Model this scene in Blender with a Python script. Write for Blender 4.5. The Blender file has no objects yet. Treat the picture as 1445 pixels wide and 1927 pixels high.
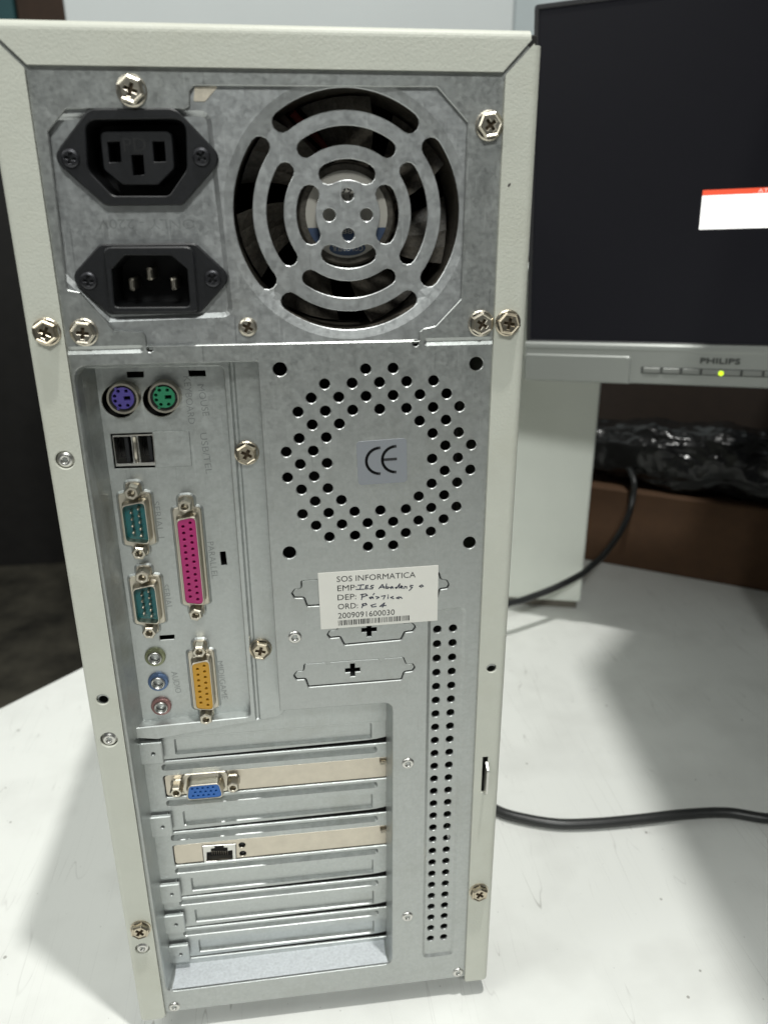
import bpy, math, random
import numpy as np
from mathutils import noise as mnoise
from mathutils import Vector, Matrix
from mathutils.geometry import delaunay_2d_cdt
random.seed(7)
S = 0.001          # everything below is in millimetres, case frame: X right, Y into the case, Z up
ZT = 341.0         # table top is at z = -341 in the case frame and at world z = 0
scene = bpy.context.scene
col = scene.collection
PI = math.pi

# ------------------------------------------------------------------ camera
F = 1474.2; PW, PH = 1445.0, 1927.0
RV = np.array([-0.366, 0.028, -0.124]); CP = np.array([67.215, -281.158, 38.017])
RV = np.array([-0.36596, 0.02770, -0.12365])
def _rod(r):
    th = np.linalg.norm(r); k = r / th
    K = np.array([[0, -k[2], k[1]], [k[2], 0, -k[0]], [-k[1], k[0], 0]])
    return np.eye(3) + math.sin(th) * K + (1 - math.cos(th)) * K @ K
RM = _rod(RV)
def at(px, py, Y=0.0):
    """pixel of the photograph -> (X, Z) mm on the plane at depth Y"""
    d = RM @ np.array([(px - PW / 2) / F, 1.0, -(py - PH / 2) / F])
    t = (Y - CP[1]) / d[1]; q = CP + t * d
    return (float(q[0]), float(q[2]))
def at_table(px, py, z=-341.0):
    d = RM @ np.array([(px - PW / 2) / F, 1.0, -(py - PH / 2) / F])
    t = (z - CP[2]) / d[2]; q = CP + t * d
    return (float(q[0]), float(q[1]))
def W(x, y, z): return Vector((x * S, y * S, (z + ZT) * S))

cam = bpy.data.cameras.new('camera'); cob = bpy.data.objects.new('camera', cam); col.objects.link(cob)
cam.sensor_fit = 'HORIZONTAL'; cam.sensor_width = 36; cam.lens = 36 * F / PW
cam.clip_start = 0.01; cam.clip_end = 50
r_, f_, u_ = RM[:, 0], RM[:, 1], RM[:, 2]
m4 = Matrix(((r_[0], u_[0], -f_[0], 0), (r_[1], u_[1], -f_[1], 0), (r_[2], u_[2], -f_[2], 0), (0, 0, 0, 1)))
m4.translation = W(*CP); cob.matrix_world = m4
cam.dof.use_dof = True; cam.dof.focus_distance = 0.325; cam.dof.aperture_fstop = 15.0
scene.camera = cob

# ------------------------------------------------------------------ world, lamps, exposure
wd = bpy.data.worlds.new('World'); scene.world = wd; wd.use_nodes = True
bg = wd.node_tree.nodes['Background']; bg.inputs[0].default_value = (0.93, 0.98, 1.0, 1); bg.inputs[1].default_value = 0.06
def lamp(name, pos, target, size, power, color, sy=None, shape='DISK'):
    l = bpy.data.lights.new(name, 'AREA'); l.shape = shape; l.size = size; l.energy = power; l.color = color
    if sy: l.size_y = sy
    o = bpy.data.objects.new(name, l); col.objects.link(o); o.location = W(*pos)
    o.rotation_euler = (W(*target) - W(*pos)).to_track_quat('-Z', 'Y').to_euler(); return o
lamp('ceiling_lamp', (258, -231, 1607), (150, 0, -341), 0.05, 23.0, (1.0, 1.0, 0.96))
lamp('side_panel_light', (-1500, -250, 1500), (0, 0, -341), 1.2, 22.0, (0.98, 1.0, 0.96), 1.2, 'RECTANGLE')
lamp('far_ceiling_panel', (120, -2000, 1750), (150, 200, -200), 0.7, 35.0, (0.97, 1.0, 0.965), 0.3, 'RECTANGLE')
vs = scene.view_settings; vs.view_transform = 'Standard'; vs.look = 'None'; vs.exposure = 0.0; vs.gamma = 1.0
vs.use_curve_mapping = False
scene.render.engine = 'CYCLES'

# ------------------------------------------------------------------ materials
def mat(name, base, rough=0.5, metal=0.0, var=0.0, vscale=200.0, bump=0.0, bscale=1000.0, rvar=0.0, emit=None, estr=1.0, spec=0.5, stretch=None):
    m = bpy.data.materials.new(name); m.use_nodes = True; nt = m.node_tree; b = nt.nodes['Principled BSDF']
    b.inputs['Base Color'].default_value = (*base, 1); b.inputs['Roughness'].default_value = rough
    b.inputs['Metallic'].default_value = metal; b.inputs['Specular IOR Level'].default_value = spec
    if emit: b.inputs['Emission Color'].default_value = (*emit, 1); b.inputs['Emission Strength'].default_value = estr
    if var or bump or rvar:
        tc = nt.nodes.new('ShaderNodeTexCoord'); src = tc.outputs['Object']
        if stretch:
            mp = nt.nodes.new('ShaderNodeMapping'); mp.inputs['Scale'].default_value = stretch
            nt.links.new(src, mp.inputs[0]); src = mp.outputs[0]
    if var or rvar:
        n = nt.nodes.new('ShaderNodeTexNoise'); n.inputs['Scale'].default_value = vscale; n.inputs['Detail'].default_value = 6
        n.inputs['Roughness'].default_value = 0.65; nt.links.new(src, n.inputs['Vector'])
        if var:
            r = nt.nodes.new('ShaderNodeValToRGB'); r.color_ramp.elements[0].position = 0.3; r.color_ramp.elements[1].position = 0.72
            r.color_ramp.elements[0].color = (*[max(0, c * (1 - var)) for c in base], 1)
            r.color_ramp.elements[1].color = (*[min(1, c * (1 + var)) for c in base], 1)
            nt.links.new(n.outputs[0], r.inputs[0]); nt.links.new(r.outputs[0], b.inputs['Base Color'])
        if rvar:
            mr = nt.nodes.new('ShaderNodeMapRange'); mr.inputs[1].default_value = 0.3; mr.inputs[2].default_value = 0.7
            mr.inputs[3].default_value = rough - rvar; mr.inputs[4].default_value = rough + rvar
            nt.links.new(n.outputs[0], mr.inputs[0]); nt.links.new(mr.outputs[0], b.inputs['Roughness'])
    if bump:
        n2 = nt.nodes.new('ShaderNodeTexNoise'); n2.inputs['Scale'].default_value = bscale; n2.inputs['Detail'].default_value = 3
        nt.links.new(tc.outputs['Object'], n2.inputs['Vector'])
        bp = nt.nodes.new('ShaderNodeBump'); bp.inputs['Strength'].default_value = bump; bp.inputs['Distance'].default_value = 0.0004
        nt.links.new(n2.outputs[0], bp.inputs['Height']); nt.links.new(bp.outputs[0], b.inputs['Normal'])
    return m

def galvanised(name, base, rough):
    m = mat(name, base, rough, 0.82); nt = m.node_tree; b = nt.nodes['Principled BSDF']; N = nt.nodes.new; L = nt.links.new
    tc = N('ShaderNodeTexCoord')
    v = N('ShaderNodeTexVoronoi'); v.inputs['Scale'].default_value = 620; L(tc.outputs['Object'], v.inputs['Vector'])
    n = N('ShaderNodeTexNoise'); n.inputs['Scale'].default_value = 210; n.inputs['Detail'].default_value = 8; n.inputs['Roughness'].default_value = 0.7
    L(tc.outputs['Object'], n.inputs['Vector'])
    n3 = N('ShaderNodeTexNoise'); n3.inputs['Scale'].default_value = 700; n3.inputs['Detail'].default_value = 4; L(tc.outputs['Object'], n3.inputs['Vector'])
    sep = N('ShaderNodeSeparateColor'); L(v.outputs['Color'], sep.inputs[0])
    a = N('ShaderNodeMath'); a.operation = 'MULTIPLY_ADD'; a.inputs[1].default_value = 0.16; L(sep.outputs[0], a.inputs[0])
    hf = N('ShaderNodeMath'); hf.operation = 'MULTIPLY_ADD'; hf.inputs[1].default_value = 0.7; hf.inputs[2].default_value = 0.12; L(n.outputs[0], hf.inputs[0]); L(hf.outputs[0], a.inputs[2])
    a2 = N('ShaderNodeMath'); a2.operation = 'MULTIPLY_ADD'; a2.inputs[1].default_value = 0.45; L(n3.outputs[0], a2.inputs[0]); L(a.outputs[0], a2.inputs[2])
    def hair(rot, sc, thr, amt, prev):
        mp = N('ShaderNodeMapping'); mp.inputs['Rotation'].default_value = (0, rot, 0); mp.inputs['Scale'].default_value = (1, 1, 0.03); L(tc.outputs['Object'], mp.inputs[0])
        nn = N('ShaderNodeTexNoise'); nn.inputs['Scale'].default_value = sc; nn.inputs['Detail'].default_value = 1; L(mp.outputs[0], nn.inputs['Vector'])
        k = N('ShaderNodeMapRange'); k.inputs[1].default_value = thr; k.inputs[2].default_value = thr + 0.05; L(nn.outputs[0], k.inputs[0])
        o = N('ShaderNodeMath'); o.operation = 'MULTIPLY_ADD'; o.inputs[1].default_value = amt; L(k.outputs[0], o.inputs[0]); L(prev.outputs[0], o.inputs[2]); return o
    a2 = hair(0.25, 1500, 0.70, 0.22, a2); a2 = hair(1.2, 1300, 0.71, 0.2, a2); a2 = hair(-0.5, 1100, 0.72, -0.25, a2)
    r = N('ShaderNodeValToRGB'); e = r.color_ramp.elements
    e[0].position = 0.5; e[1].position = 1.05
    e[0].color = (*[c * 0.86 for c in base], 1); e[1].color = (*[min(1, c * 1.11) for c in base], 1)
    L(a2.outputs[0], r.inputs[0])
    sm = N('ShaderNodeTexNoise'); sm.inputs['Scale'].default_value = 32; sm.inputs['Detail'].default_value = 9; sm.inputs['Roughness'].default_value = 0.75; L(tc.outputs['Object'], sm.inputs['Vector'])
    sr = N('ShaderNodeMapRange'); sr.inputs[1].default_value = 0.52; sr.inputs[2].default_value = 0.72; sr.inputs[3].default_value = 0; sr.inputs[4].default_value = 0.5; L(sm.outputs[0], sr.inputs[0])
    mx = N('ShaderNodeMix'); mx.data_type = 'RGBA'; L(sr.outputs[0], mx.inputs['Factor']); L(r.outputs[0], mx.inputs['A']); mx.inputs['B'].default_value = (base[0] * 0.74, base[1] * 0.72, base[2] * 0.68, 1)
    L(mx.outputs['Result'], b.inputs['Base Color'])
    mr = N('ShaderNodeMapRange'); mr.inputs[1].default_value = 0.45; mr.inputs[2].default_value = 0.95
    mr.inputs[3].default_value = rough - 0.07; mr.inputs[4].default_value = rough + 0.09
    L(a2.outputs[0], mr.inputs[0]); L(mr.outputs[0], b.inputs['Roughness'])
    bp = N('ShaderNodeBump'); bp.inputs['Strength'].default_value = 0.12; bp.inputs['Distance'].default_value = 0.0003
    L(n3.outputs[0], bp.inputs['Height']); L(bp.outputs[0], b.inputs['Normal'])
    return m

def table_material():
    m = mat('white_laminate', (0.76, 0.77, 0.74), 0.38); nt = m.node_tree; b = nt.nodes['Principled BSDF']; N = nt.nodes.new; L = nt.links.new
    tc = N('ShaderNodeTexCoord')
    def ridge(scale, rot, sx, width, seed):
        mp = N('ShaderNodeMapping'); mp.inputs['Scale'].default_value = (sx, 1, 1); mp.inputs['Rotation'].default_value = (0, 0, rot)
        mp.inputs['Location'].default_value = (seed, seed * 2, 0); L(tc.outputs['Object'], mp.inputs[0])
        n = N('ShaderNodeTexNoise'); n.inputs['Scale'].default_value = scale; n.inputs['Detail'].default_value = 0.4; L(mp.outputs[0], n.inputs['Vector'])
        s = N('ShaderNodeMath'); s.operation = 'SUBTRACT'; s.inputs[1].default_value = 0.5; L(n.outputs[0], s.inputs[0])
        ab = N('ShaderNodeMath'); ab.operation = 'ABSOLUTE'; L(s.outputs[0], ab.inputs[0])
        k = N('ShaderNodeMapRange'); k.inputs[1].default_value = 0; k.inputs[2].default_value = width; k.inputs[3].default_value = 1; k.inputs[4].default_value = 0
        L(ab.outputs[0], k.inputs[0])
        mk = N('ShaderNodeTexNoise'); mk.inputs['Scale'].default_value = scale * 4; mk.inputs['Detail'].default_value = 3; L(tc.outputs['Object'], mk.inputs['Vector'])
        mm = N('ShaderNodeMapRange'); mm.inputs[1].default_value = 0.5; mm.inputs[2].default_value = 0.66; L(mk.outputs[0], mm.inputs[0])
        o = N('ShaderNodeMath'); o.operation = 'MULTIPLY'; L(k.outputs[0], o.inputs[0]); L(mm.outputs[0], o.inputs[1]); return o.outputs[0]
    def specks(scale, thr):
        v = N('ShaderNodeTexVoronoi'); v.inputs['Scale'].default_value = scale; L(tc.outputs['Object'], v.inputs['Vector'])
        sp = N('ShaderNodeSeparateColor'); L(v.outputs['Color'], sp.inputs[0])
        t = N('ShaderNodeMapRange'); t.inputs[1].default_value = 0.72; t.inputs[2].default_value = 1.0; t.inputs[3].default_value = 0; t.inputs[4].default_value = thr; L(sp.outputs[0], t.inputs[0])
        d = N('ShaderNodeMath'); d.operation = 'LESS_THAN'; L(v.outputs['Distance'], d.inputs[0]); L(t.outputs[0], d.inputs[1])
        return d.outputs[0]
    def add(x, y, k):
        o = N('ShaderNodeMath'); o.operation = 'MULTIPLY_ADD'; o.inputs[1].default_value = k; L(x, o.inputs[0])
        if y is None: o.inputs[2].default_value = 0
        else: L(y, o.inputs[2])
        return o.outputs[0]
    t = add(ridge(4, 0.4, 22, 0.0035, 1.0), None, 0.5)
    t = add(ridge(3, 1.3, 34, 0.003, 3.0), t, 0.5)
    t = add(ridge(6, -0.5, 16, 0.005, 6.0), t, 0.32)
    t = add(specks(70, 0.075), t, 0.55)
    t = add(specks(190, 0.09), t, 0.35)
    big = N('ShaderNodeTexNoise'); big.inputs['Scale'].default_value = 22; big.inputs['Detail'].default_value = 6; L(tc.outputs['Object'], big.inputs['Vector'])
    bm = N('ShaderNodeMapRange'); bm.inputs[1].default_value = 0.45; bm.inputs[2].default_value = 0.8; bm.inputs[3].default_value = 0; bm.inputs[4].default_value = 0.16; L(big.outputs[0], bm.inputs[0])
    t = add(bm.outputs[0], t, 1.0)
    mx = N('ShaderNodeMix'); mx.data_type = 'RGBA'; mx.clamp_factor = True
    L(t, mx.inputs['Factor']); mx.inputs['A'].default_value = (0.77, 0.78, 0.75, 1); mx.inputs['B'].default_value = (0.13, 0.115, 0.095, 1)
    L(mx.outputs['Result'], b.inputs['Base Color'])
    return m

M = dict(
    galv=galvanised('galvanised_steel', (0.42, 0.435, 0.425), 0.38),
    psu=galvanised('power_supply_steel', (0.50, 0.515, 0.515), 0.38),
    tray=galvanised('tray_steel', (0.47, 0.49, 0.48), 0.40),
    stamp=galvanised('shaded_stamp_steel', (0.31, 0.325, 0.32), 0.5),  # flat letters: darker tone stands in for shade and grime in the grooves
    stamp2=galvanised('faint_shaded_stamp_steel', (0.37, 0.385, 0.385), 0.42),  # fainter groove shade painted into the power supply lettering
    zinc=mat('frosted_zinc', (0.66, 0.69, 0.72), 0.55, 0.35, 0.14, 700, 0.25, 900),
    recess=mat('shaded_screw_recess', (0.07, 0.05, 0.03), 0.5, 0.5),  # cross slot floors coloured dark brown in place of their shade
    nickel=mat('nickel', (0.55, 0.51, 0.43), 0.34, 1.0, 0.06, 250, rvar=0.03),
    bracket=mat('nickel_bracket', (0.56, 0.51, 0.43), 0.36, 1.0, 0.1, 120, rvar=0.05),
    steel=mat('bright_steel', (0.62, 0.61, 0.58), 0.33, 1.0, 0.06, 300),
    rust=mat('tarnished_screw', (0.52, 0.46, 0.36), 0.32, 1.0, 0.15, 300, rvar=0.05),
    paint=mat('beige_powder_paint', (0.54, 0.55, 0.485), 0.5, 0, 0.03, 60, 0.3, 1150),
    black=mat('black_plastic', (0.009, 0.0095, 0.011), 0.45, 0, 0.25, 500, 0.15, 2500, spec=0.4),
    blackdeep=mat('black_plastic_inner', (0.008, 0.008, 0.009), 0.55),
    dscrew=mat('black_screw', (0.05, 0.05, 0.055), 0.35, 0.8),
    purple=mat('purple_plastic', (0.075, 0.055, 0.26), 0.4), green=mat('green_plastic', (0.022, 0.21, 0.10), 0.4),
    teal=mat('teal_plastic', (0.012, 0.125, 0.135), 0.35), magenta=mat('magenta_plastic', (0.36, 0.014, 0.13), 0.4),
    yellow=mat('yellow_plastic', (0.52, 0.27, 0.018), 0.4), blue=mat('blue_plastic', (0.015, 0.12, 0.43), 0.4),
    jgreen=mat('lime_jack', (0.22, 0.235, 0.14), 0.3, 0.5), jblue=mat('blue_jack', (0.11, 0.17, 0.30), 0.3, 0.5), jpink=mat('pink_jack', (0.28, 0.16, 0.15), 0.3, 0.5),
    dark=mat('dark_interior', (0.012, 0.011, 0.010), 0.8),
    blade=mat('dusty_fan_plastic', (0.062, 0.054, 0.043), 0.5, 0, 0.5, 700, 0.4, 1500),
    paper=mat('white_paper', (0.72, 0.71, 0.66), 0.7, 0, 0.02, 90), ink=mat('black_ink', (0.02, 0.02, 0.022), 0.6), pen=mat('blue_black_pen', (0.03, 0.035, 0.07), 0.5),
    silver=mat('silver_sticker', (0.27, 0.285, 0.31), 0.45, 0.3), flabel=mat('fan_label_white', (0.42, 0.40, 0.36), 0.5), fblue=mat('fan_label_blue', (0.04, 0.065, 0.125), 0.5),
    cream=mat('cream_insulation', (0.62, 0.56, 0.46), 0.6, 0, 0.15, 500), red=mat('red_wire', (0.42, 0.07, 0.06), 0.4), wire=mat('dark_wire', (0.2, 0.15, 0.12), 0.5),
    rubber=mat('rubber', (0.02, 0.02, 0.02), 0.7),
    bezel=mat('silver_plastic', (0.33, 0.345, 0.325), 0.38, 0.25, 0.03, 1500, 0.1, 4000), lcd=mat('dark_lcd', (0.004, 0.004, 0.005), 0.5, emit=(0.010, 0.010, 0.014), estr=0.45, spec=0.2),
    lcdrim=mat('dark_bezel', (0.03, 0.03, 0.032), 0.4),
    wwin=mat('lit_white_window', (0.1, 0.1, 0.1), 0.4, emit=(1, 1, 0.97), estr=1.4), rwin=mat('lit_red_bar', (0.1, 0.02, 0.02), 0.4, emit=(0.93, 0.11, 0.045), estr=1.0),
    gtxt=mat('lit_grey_text', (0.1, 0.1, 0.1), 0.4, emit=(0.42, 0.42, 0.42), estr=1.0), wtxt=mat('lit_pale_text', (0.1, 0.1, 0.1), 0.4, emit=(1, 0.75, 0.68), estr=1.0), led=mat('power_led', (0.3, 0.5, 0.05), 0.3, emit=(0.65, 0.9, 0.02), estr=1.3),
    logo=mat('grey_print', (0.07, 0.075, 0.07), 0.5), button=mat('grey_button', (0.25, 0.26, 0.245), 0.4, 0.2),
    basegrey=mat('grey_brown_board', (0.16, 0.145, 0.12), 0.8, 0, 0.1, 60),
    shaded_carton=mat('shade_darkened_cardboard', (0.02, 0.0125, 0.008), 0.9, 0, 0.12, 60),  # brown cardboard coloured near black to stand in for deep shade
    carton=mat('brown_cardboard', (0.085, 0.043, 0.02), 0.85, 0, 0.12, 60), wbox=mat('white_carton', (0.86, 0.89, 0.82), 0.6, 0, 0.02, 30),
    bag=mat('black_polythene', (0.008, 0.008, 0.008), 0.22, 0, rvar=0.06, vscale=40, bump=0.25, bscale=120),
    cable=mat('black_cable', (0.022, 0.023, 0.023), 0.38, 0, 0.2, 300, 0.2, 900),
    cabinet=mat('white_cabinet_paint', (0.50, 0.53, 0.53), 0.6, 0, 0.02, 8), cabinet2=mat('pale_blue_grey_paint', (0.42, 0.47, 0.48), 0.6, 0, 0.02, 8),
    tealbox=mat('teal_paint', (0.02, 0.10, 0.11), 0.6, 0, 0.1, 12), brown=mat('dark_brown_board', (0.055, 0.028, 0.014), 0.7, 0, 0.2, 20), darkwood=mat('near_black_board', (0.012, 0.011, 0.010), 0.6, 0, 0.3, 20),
    floor=mat('dark_stained_floor', (0.07, 0.064, 0.048), 0.7, 0, 0.8, 5), blocker=mat('grey_blocker_board', (0.35, 0.35, 0.34), 0.6, 0, 0.05, 20),
    table=table_material(), edge=mat('table_edge_band', (0.6, 0.6, 0.57), 0.5), leg=mat('grey_table_leg', (0.15, 0.15, 0.15), 0.5, 0.4),
)

def chips(m, scale, thr, keep, colr):
    nt = m.node_tree; b = nt.nodes['Principled BSDF']; N = nt.nodes.new; L = nt.links.new
    tc = N('ShaderNodeTexCoord'); v = N('ShaderNodeTexVoronoi'); v.inputs['Scale'].default_value = scale; L(tc.outputs['Object'], v.inputs['Vector'])
    nz = N('ShaderNodeTexNoise'); nz.inputs['Scale'].default_value = scale * 9; L(tc.outputs['Object'], nz.inputs['Vector'])
    sp = N('ShaderNodeSeparateColor'); L(v.outputs['Color'], sp.inputs[0])
    t = N('ShaderNodeMapRange'); t.inputs[1].default_value = keep; t.inputs[2].default_value = 1.0; t.inputs[3].default_value = 0; t.inputs[4].default_value = thr; L(sp.outputs[0], t.inputs[0])
    q = N('ShaderNodeMath'); q.operation = 'MULTIPLY_ADD'; q.inputs[1].default_value = thr * 0.8; L(nz.outputs[0], q.inputs[0]); L(v.outputs['Distance'], q.inputs[2])
    d = N('ShaderNodeMath'); d.operation = 'LESS_THAN'; L(q.outputs[0], d.inputs[0]); L(t.outputs[0], d.inputs[1])
    old = b.inputs['Base Color'].links[0].from_socket
    # faint yellowed grime in broad soft patches
    g = N('ShaderNodeTexNoise'); g.inputs['Scale'].default_value = 14; g.inputs['Detail'].default_value = 7; g.inputs['Roughness'].default_value = 0.7; L(tc.outputs['Object'], g.inputs['Vector'])
    gr = N('ShaderNodeMapRange'); gr.inputs[1].default_value = 0.5; gr.inputs[2].default_value = 0.8; gr.inputs[3].default_value = 0; gr.inputs[4].default_value = 0.35; L(g.outputs[0], gr.inputs[0])
    m1 = N('ShaderNodeMix'); m1.data_type = 'RGBA'; L(gr.outputs[0], m1.inputs['Factor']); L(old, m1.inputs['A']); m1.inputs['B'].default_value = (0.40, 0.385, 0.29, 1)
    m2 = N('ShaderNodeMix'); m2.data_type = 'RGBA'; L(d.outputs[0], m2.inputs['Factor']); L(m1.outputs['Result'], m2.inputs['A']); m2.inputs['B'].default_value = (*colr, 1)
    L(m2.outputs['Result'], b.inputs['Base Color'])
chips(M['paint'], 48, 0.14, 0.84, (0.07, 0.065, 0.06))

# ------------------------------------------------------------------ object helpers
wloc = {}
def link(name, me, m, parent=None, loc=(0, 0, 0), rot=None, smooth=False):
    """loc in case mm; mesh data in mm around loc"""
    o = bpy.data.objects.new(name, me); col.objects.link(o)
    if m is not None and not me.materials: me.materials.append(m)
    if smooth:
        for p in me.polygons: p.use_smooth = True
    L = Vector((loc[0] * S, loc[1] * S, loc[2] * S))
    if parent is None: L.z += ZT * S
    o.location = L
    if parent is not None:
        o.parent = parent
        if parent in wloc: o.matrix_parent_inverse = Matrix.Translation(-wloc[parent])
        base = roots.get(parent, None)
        o.location = L + Vector((0, 0, ZT * S))
    wloc[o] = Vector(o.location)
    if rot: o.rotation_euler = rot
    return o
roots = {}
def root(name, label, cat, loc, group=None):
    o = bpy.data.objects.new(name, None); col.objects.link(o); o.location = W(*loc); o.empty_display_size = 0.02
    wloc[o] = Vector(o.location); o['label'] = label; o['category'] = cat
    if group: o['group'] = group
    return o
def mesh(verts, faces, name='mesh'):
    me = bpy.data.meshes.new(name); me.from_pydata([(v[0] * S, v[1] * S, v[2] * S) for v in verts], [], faces); me.update(); return me

class MB:
    def __init__(self): self.v = []; self.f = []
    def add(self, v, f):
        n = len(self.v); self.v += [tuple(q) for q in v]; self.f += [tuple(i + n for i in q) for q in f]; return self
    def mesh(self): return mesh(self.v, self.f)
    def box(self, x0, x1, y0, y1, z0, z1, bev=0.0):
        if bev <= 0:
            v = [(x, y, z) for x in (x0, x1) for y in (y0, y1) for z in (z0, z1)]
            return self.add(v, [(0, 1, 3, 2), (4, 6, 7, 5), (0, 4, 5, 1), (2, 3, 7, 6), (0, 2, 6, 4), (1, 5, 7, 3)])
        v = []; b = bev
        for y, ins in ((y0, b), (y0 + b, 0), (y1 - b, 0), (y1, b)):
            c = b
            v += [(x0 + ins + c, y, z0 + ins), (x1 - ins - c, y, z0 + ins), (x1 - ins, y, z0 + ins + c), (x1 - ins, y, z1 - ins - c), (x1 - ins - c, y, z1 - ins), (x0 + ins + c, y, z1 - ins), (x0 + ins, y, z1 - ins - c), (x0 + ins, y, z0 + ins + c)]
        f = [tuple(range(8)), tuple(range(31, 23, -1))]
        for k in range(3):
            for i in range(8):
                j = (i + 1) % 8; f.append((k * 8 + i, k * 8 + 8 + i, k * 8 + 8 + j, k * 8 + j))
        return self.add(v, f)
    def tube(self, pts, r, n=10, closed_ends=True):
        pts = [Vector(p) for p in pts]; rings = []; up = Vector((0.31, 0.17, 0.93)).normalized()
        for i, p in enumerate(pts):
            d = (pts[min(i + 1, len(pts) - 1)] - pts[max(i - 1, 0)]).normalized()
            a = d.cross(up)
            if a.length < 1e-4: a = d.cross(Vector((1, 0, 0)))
            a.normalize(); b = d.cross(a)
            rr = r[i] if isinstance(r, (list, tuple)) else r
            rings.append([p + a * math.cos(t * 2 * PI / n) * rr + b * math.sin(t * 2 * PI / n) * rr for t in range(n)])
        v = [q for R in rings for q in R]; f = []
        for k in range(len(rings) - 1):
            for i in range(n):
                j = (i + 1) % n; f.append((k * n + i, k * n + j, k * n + n + j, k * n + n + i))
        if closed_ends: f += [tuple(range(n)), tuple(range(len(v) - 1, len(v) - n - 1, -1))]
        return self.add(v, f)
    def lathe(self, prof, n=24, c=(0, 0), cap0=False, cap1=True):
        """profile of (radius, y) turned about the Y axis through (x, z) = c"""
        v = []; f = []
        for r, y in prof:
            for i in range(n):
                t = 2 * PI * i / n; v.append((c[0] + r * math.cos(t), y, c[1] + r * math.sin(t)))
        for k in range(len(prof) - 1):
            for i in range(n):
                j = (i + 1) % n; f.append((k * n + i, k * n + j, k * n + n + j, k * n + n + i))
        if cap0: f.append(tuple(range(n)))
        if cap1: f.append(tuple(range(len(v) - n, len(v))))
        return self.add(v, f)
    def prism(self, loop, y0, y1, caps=(True, True)):
        n = len(loop); v = [(x, y0, z) for x, z in loop] + [(x, y1, z) for x, z in loop]
        f = [(i, (i + 1) % n, n + (i + 1) % n, n + i) for i in range(n)]
        if caps[0]: f.append(tuple(range(n)))
        if caps[1]: f.append(tuple(range(2 * n - 1, n - 1, -1)))
        return self.add(v, f)

# ---- 2-D loops
def area(L): return sum(L[i][0] * L[(i + 1) % len(L)][1] - L[(i + 1) % len(L)][0] * L[i][1] for i in range(len(L))) / 2
def ccw(L): return list(L) if area(L) > 0 else list(reversed(L))
def circle(cx, cz, r, n=20, ph=0.0): return [(cx + r * math.cos(2 * PI * i / n + ph), cz + r * math.sin(2 * PI * i / n + ph)) for i in range(n)]
def offset(L, d):
    L = ccw(L); n = len(L); out = []
    for i in range(n):
        a, b, c = L[i - 1], L[i], L[(i + 1) % n]
        e1 = (b[0] - a[0], b[1] - a[1]); e2 = (c[0] - b[0], c[1] - b[1])
        l1 = math.hypot(*e1) or 1; l2 = math.hypot(*e2) or 1
        n1 = (e1[1] / l1, -e1[0] / l1); n2 = (e2[1] / l2, -e2[0] / l2)
        k = 1 + n1[0] * n2[0] + n1[1] * n2[1]; k = max(k, 0.35)
        out.append((b[0] + d * (n1[0] + n2[0]) / k, b[1] + d * (n1[1] + n2[1]) / k))
    return out
def rpoly(P, r, seg=4):
    """polygon with rounded corners; r one radius or a list"""
    n = len(P); out = []
    for i in range(n):
        rr = r[i] if isinstance(r, (list, tuple)) else r
        a, b, c = Vector(P[i - 1]), Vector(P[i]), Vector(P[(i + 1) % n])
        if rr <= 0: out.append(tuple(b)); continue
        u = (a - b); w = (c - b); lu, lw = u.length, w.length; u.normalize(); w.normalize()
        ang = math.acos(max(-1, min(1, u.dot(w)))); t = min(rr / math.tan(ang / 2), lu * 0.48, lw * 0.48)
        p0, p1 = b + u * t, b + w * t
        for k in range(seg + 1):
            s = k / seg; out.append(tuple((1 - s) ** 2 * p0 + 2 * s * (1 - s) * b + s * s * p1))
    return out
def rect(x0, x1, z0, z1): return [(x0, z0), (x1, z0), (x1, z1), (x0, z1)]
def ppx(P, Y=0.0): return [at(x, y, Y) for x, y in P]
def arc_slot(cx, cz, r0, r1, a, half, n=14):
    rm = (r0 + r1) / 2; rc = (r1 - r0) / 2; out = []
    for k in range(n + 1): t = a - half + 2 * half * k / n; out.append((cx + r1 * math.cos(t), cz + r1 * math.sin(t)))
    e = a + half
    for k in range(1, 6): q = PI * k / 6; out.append((cx + rm * math.cos(e) + rc * math.cos(e + q), cz + rm * math.sin(e) + rc * math.sin(e + q)))
    for k in range(n + 1): t = a + half - 2 * half * k / n; out.append((cx + r0 * math.cos(t), cz + r0 * math.sin(t)))
    e = a - half
    for k in range(1, 6): q = PI + PI * k / 6; out.append((cx + rm * math.cos(e) + rc * math.cos(e + q), cz + rm * math.sin(e) + rc * math.sin(e + q)))
    return out
def inside(P, L):
    x, z = P[:, 0], P[:, 1]; c = np.zeros(len(P), bool); A = np.array(L); B = np.roll(A, -1, 0)
    for (ax, az), (bx, bz) in zip(A, B):
        k = ((az > z) != (bz > z))
        with np.errstate(divide='ignore', invalid='ignore'): c ^= k & (x < (bx - ax) * (z - az) / (bz - az + 1e-30) + ax)
    return c
def dist(P, L):
    A = np.array(L); B = np.roll(A, -1, 0); d = np.full(len(P), 1e9)
    for a, b in zip(A, B):
        e = b - a; t = np.clip(((P - a) @ e) / (e @ e + 1e-12), 0, 1); q = P - (a + t[:, None] * e); d = np.minimum(d, np.hypot(q[:, 0], q[:, 1]))
    return d
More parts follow.
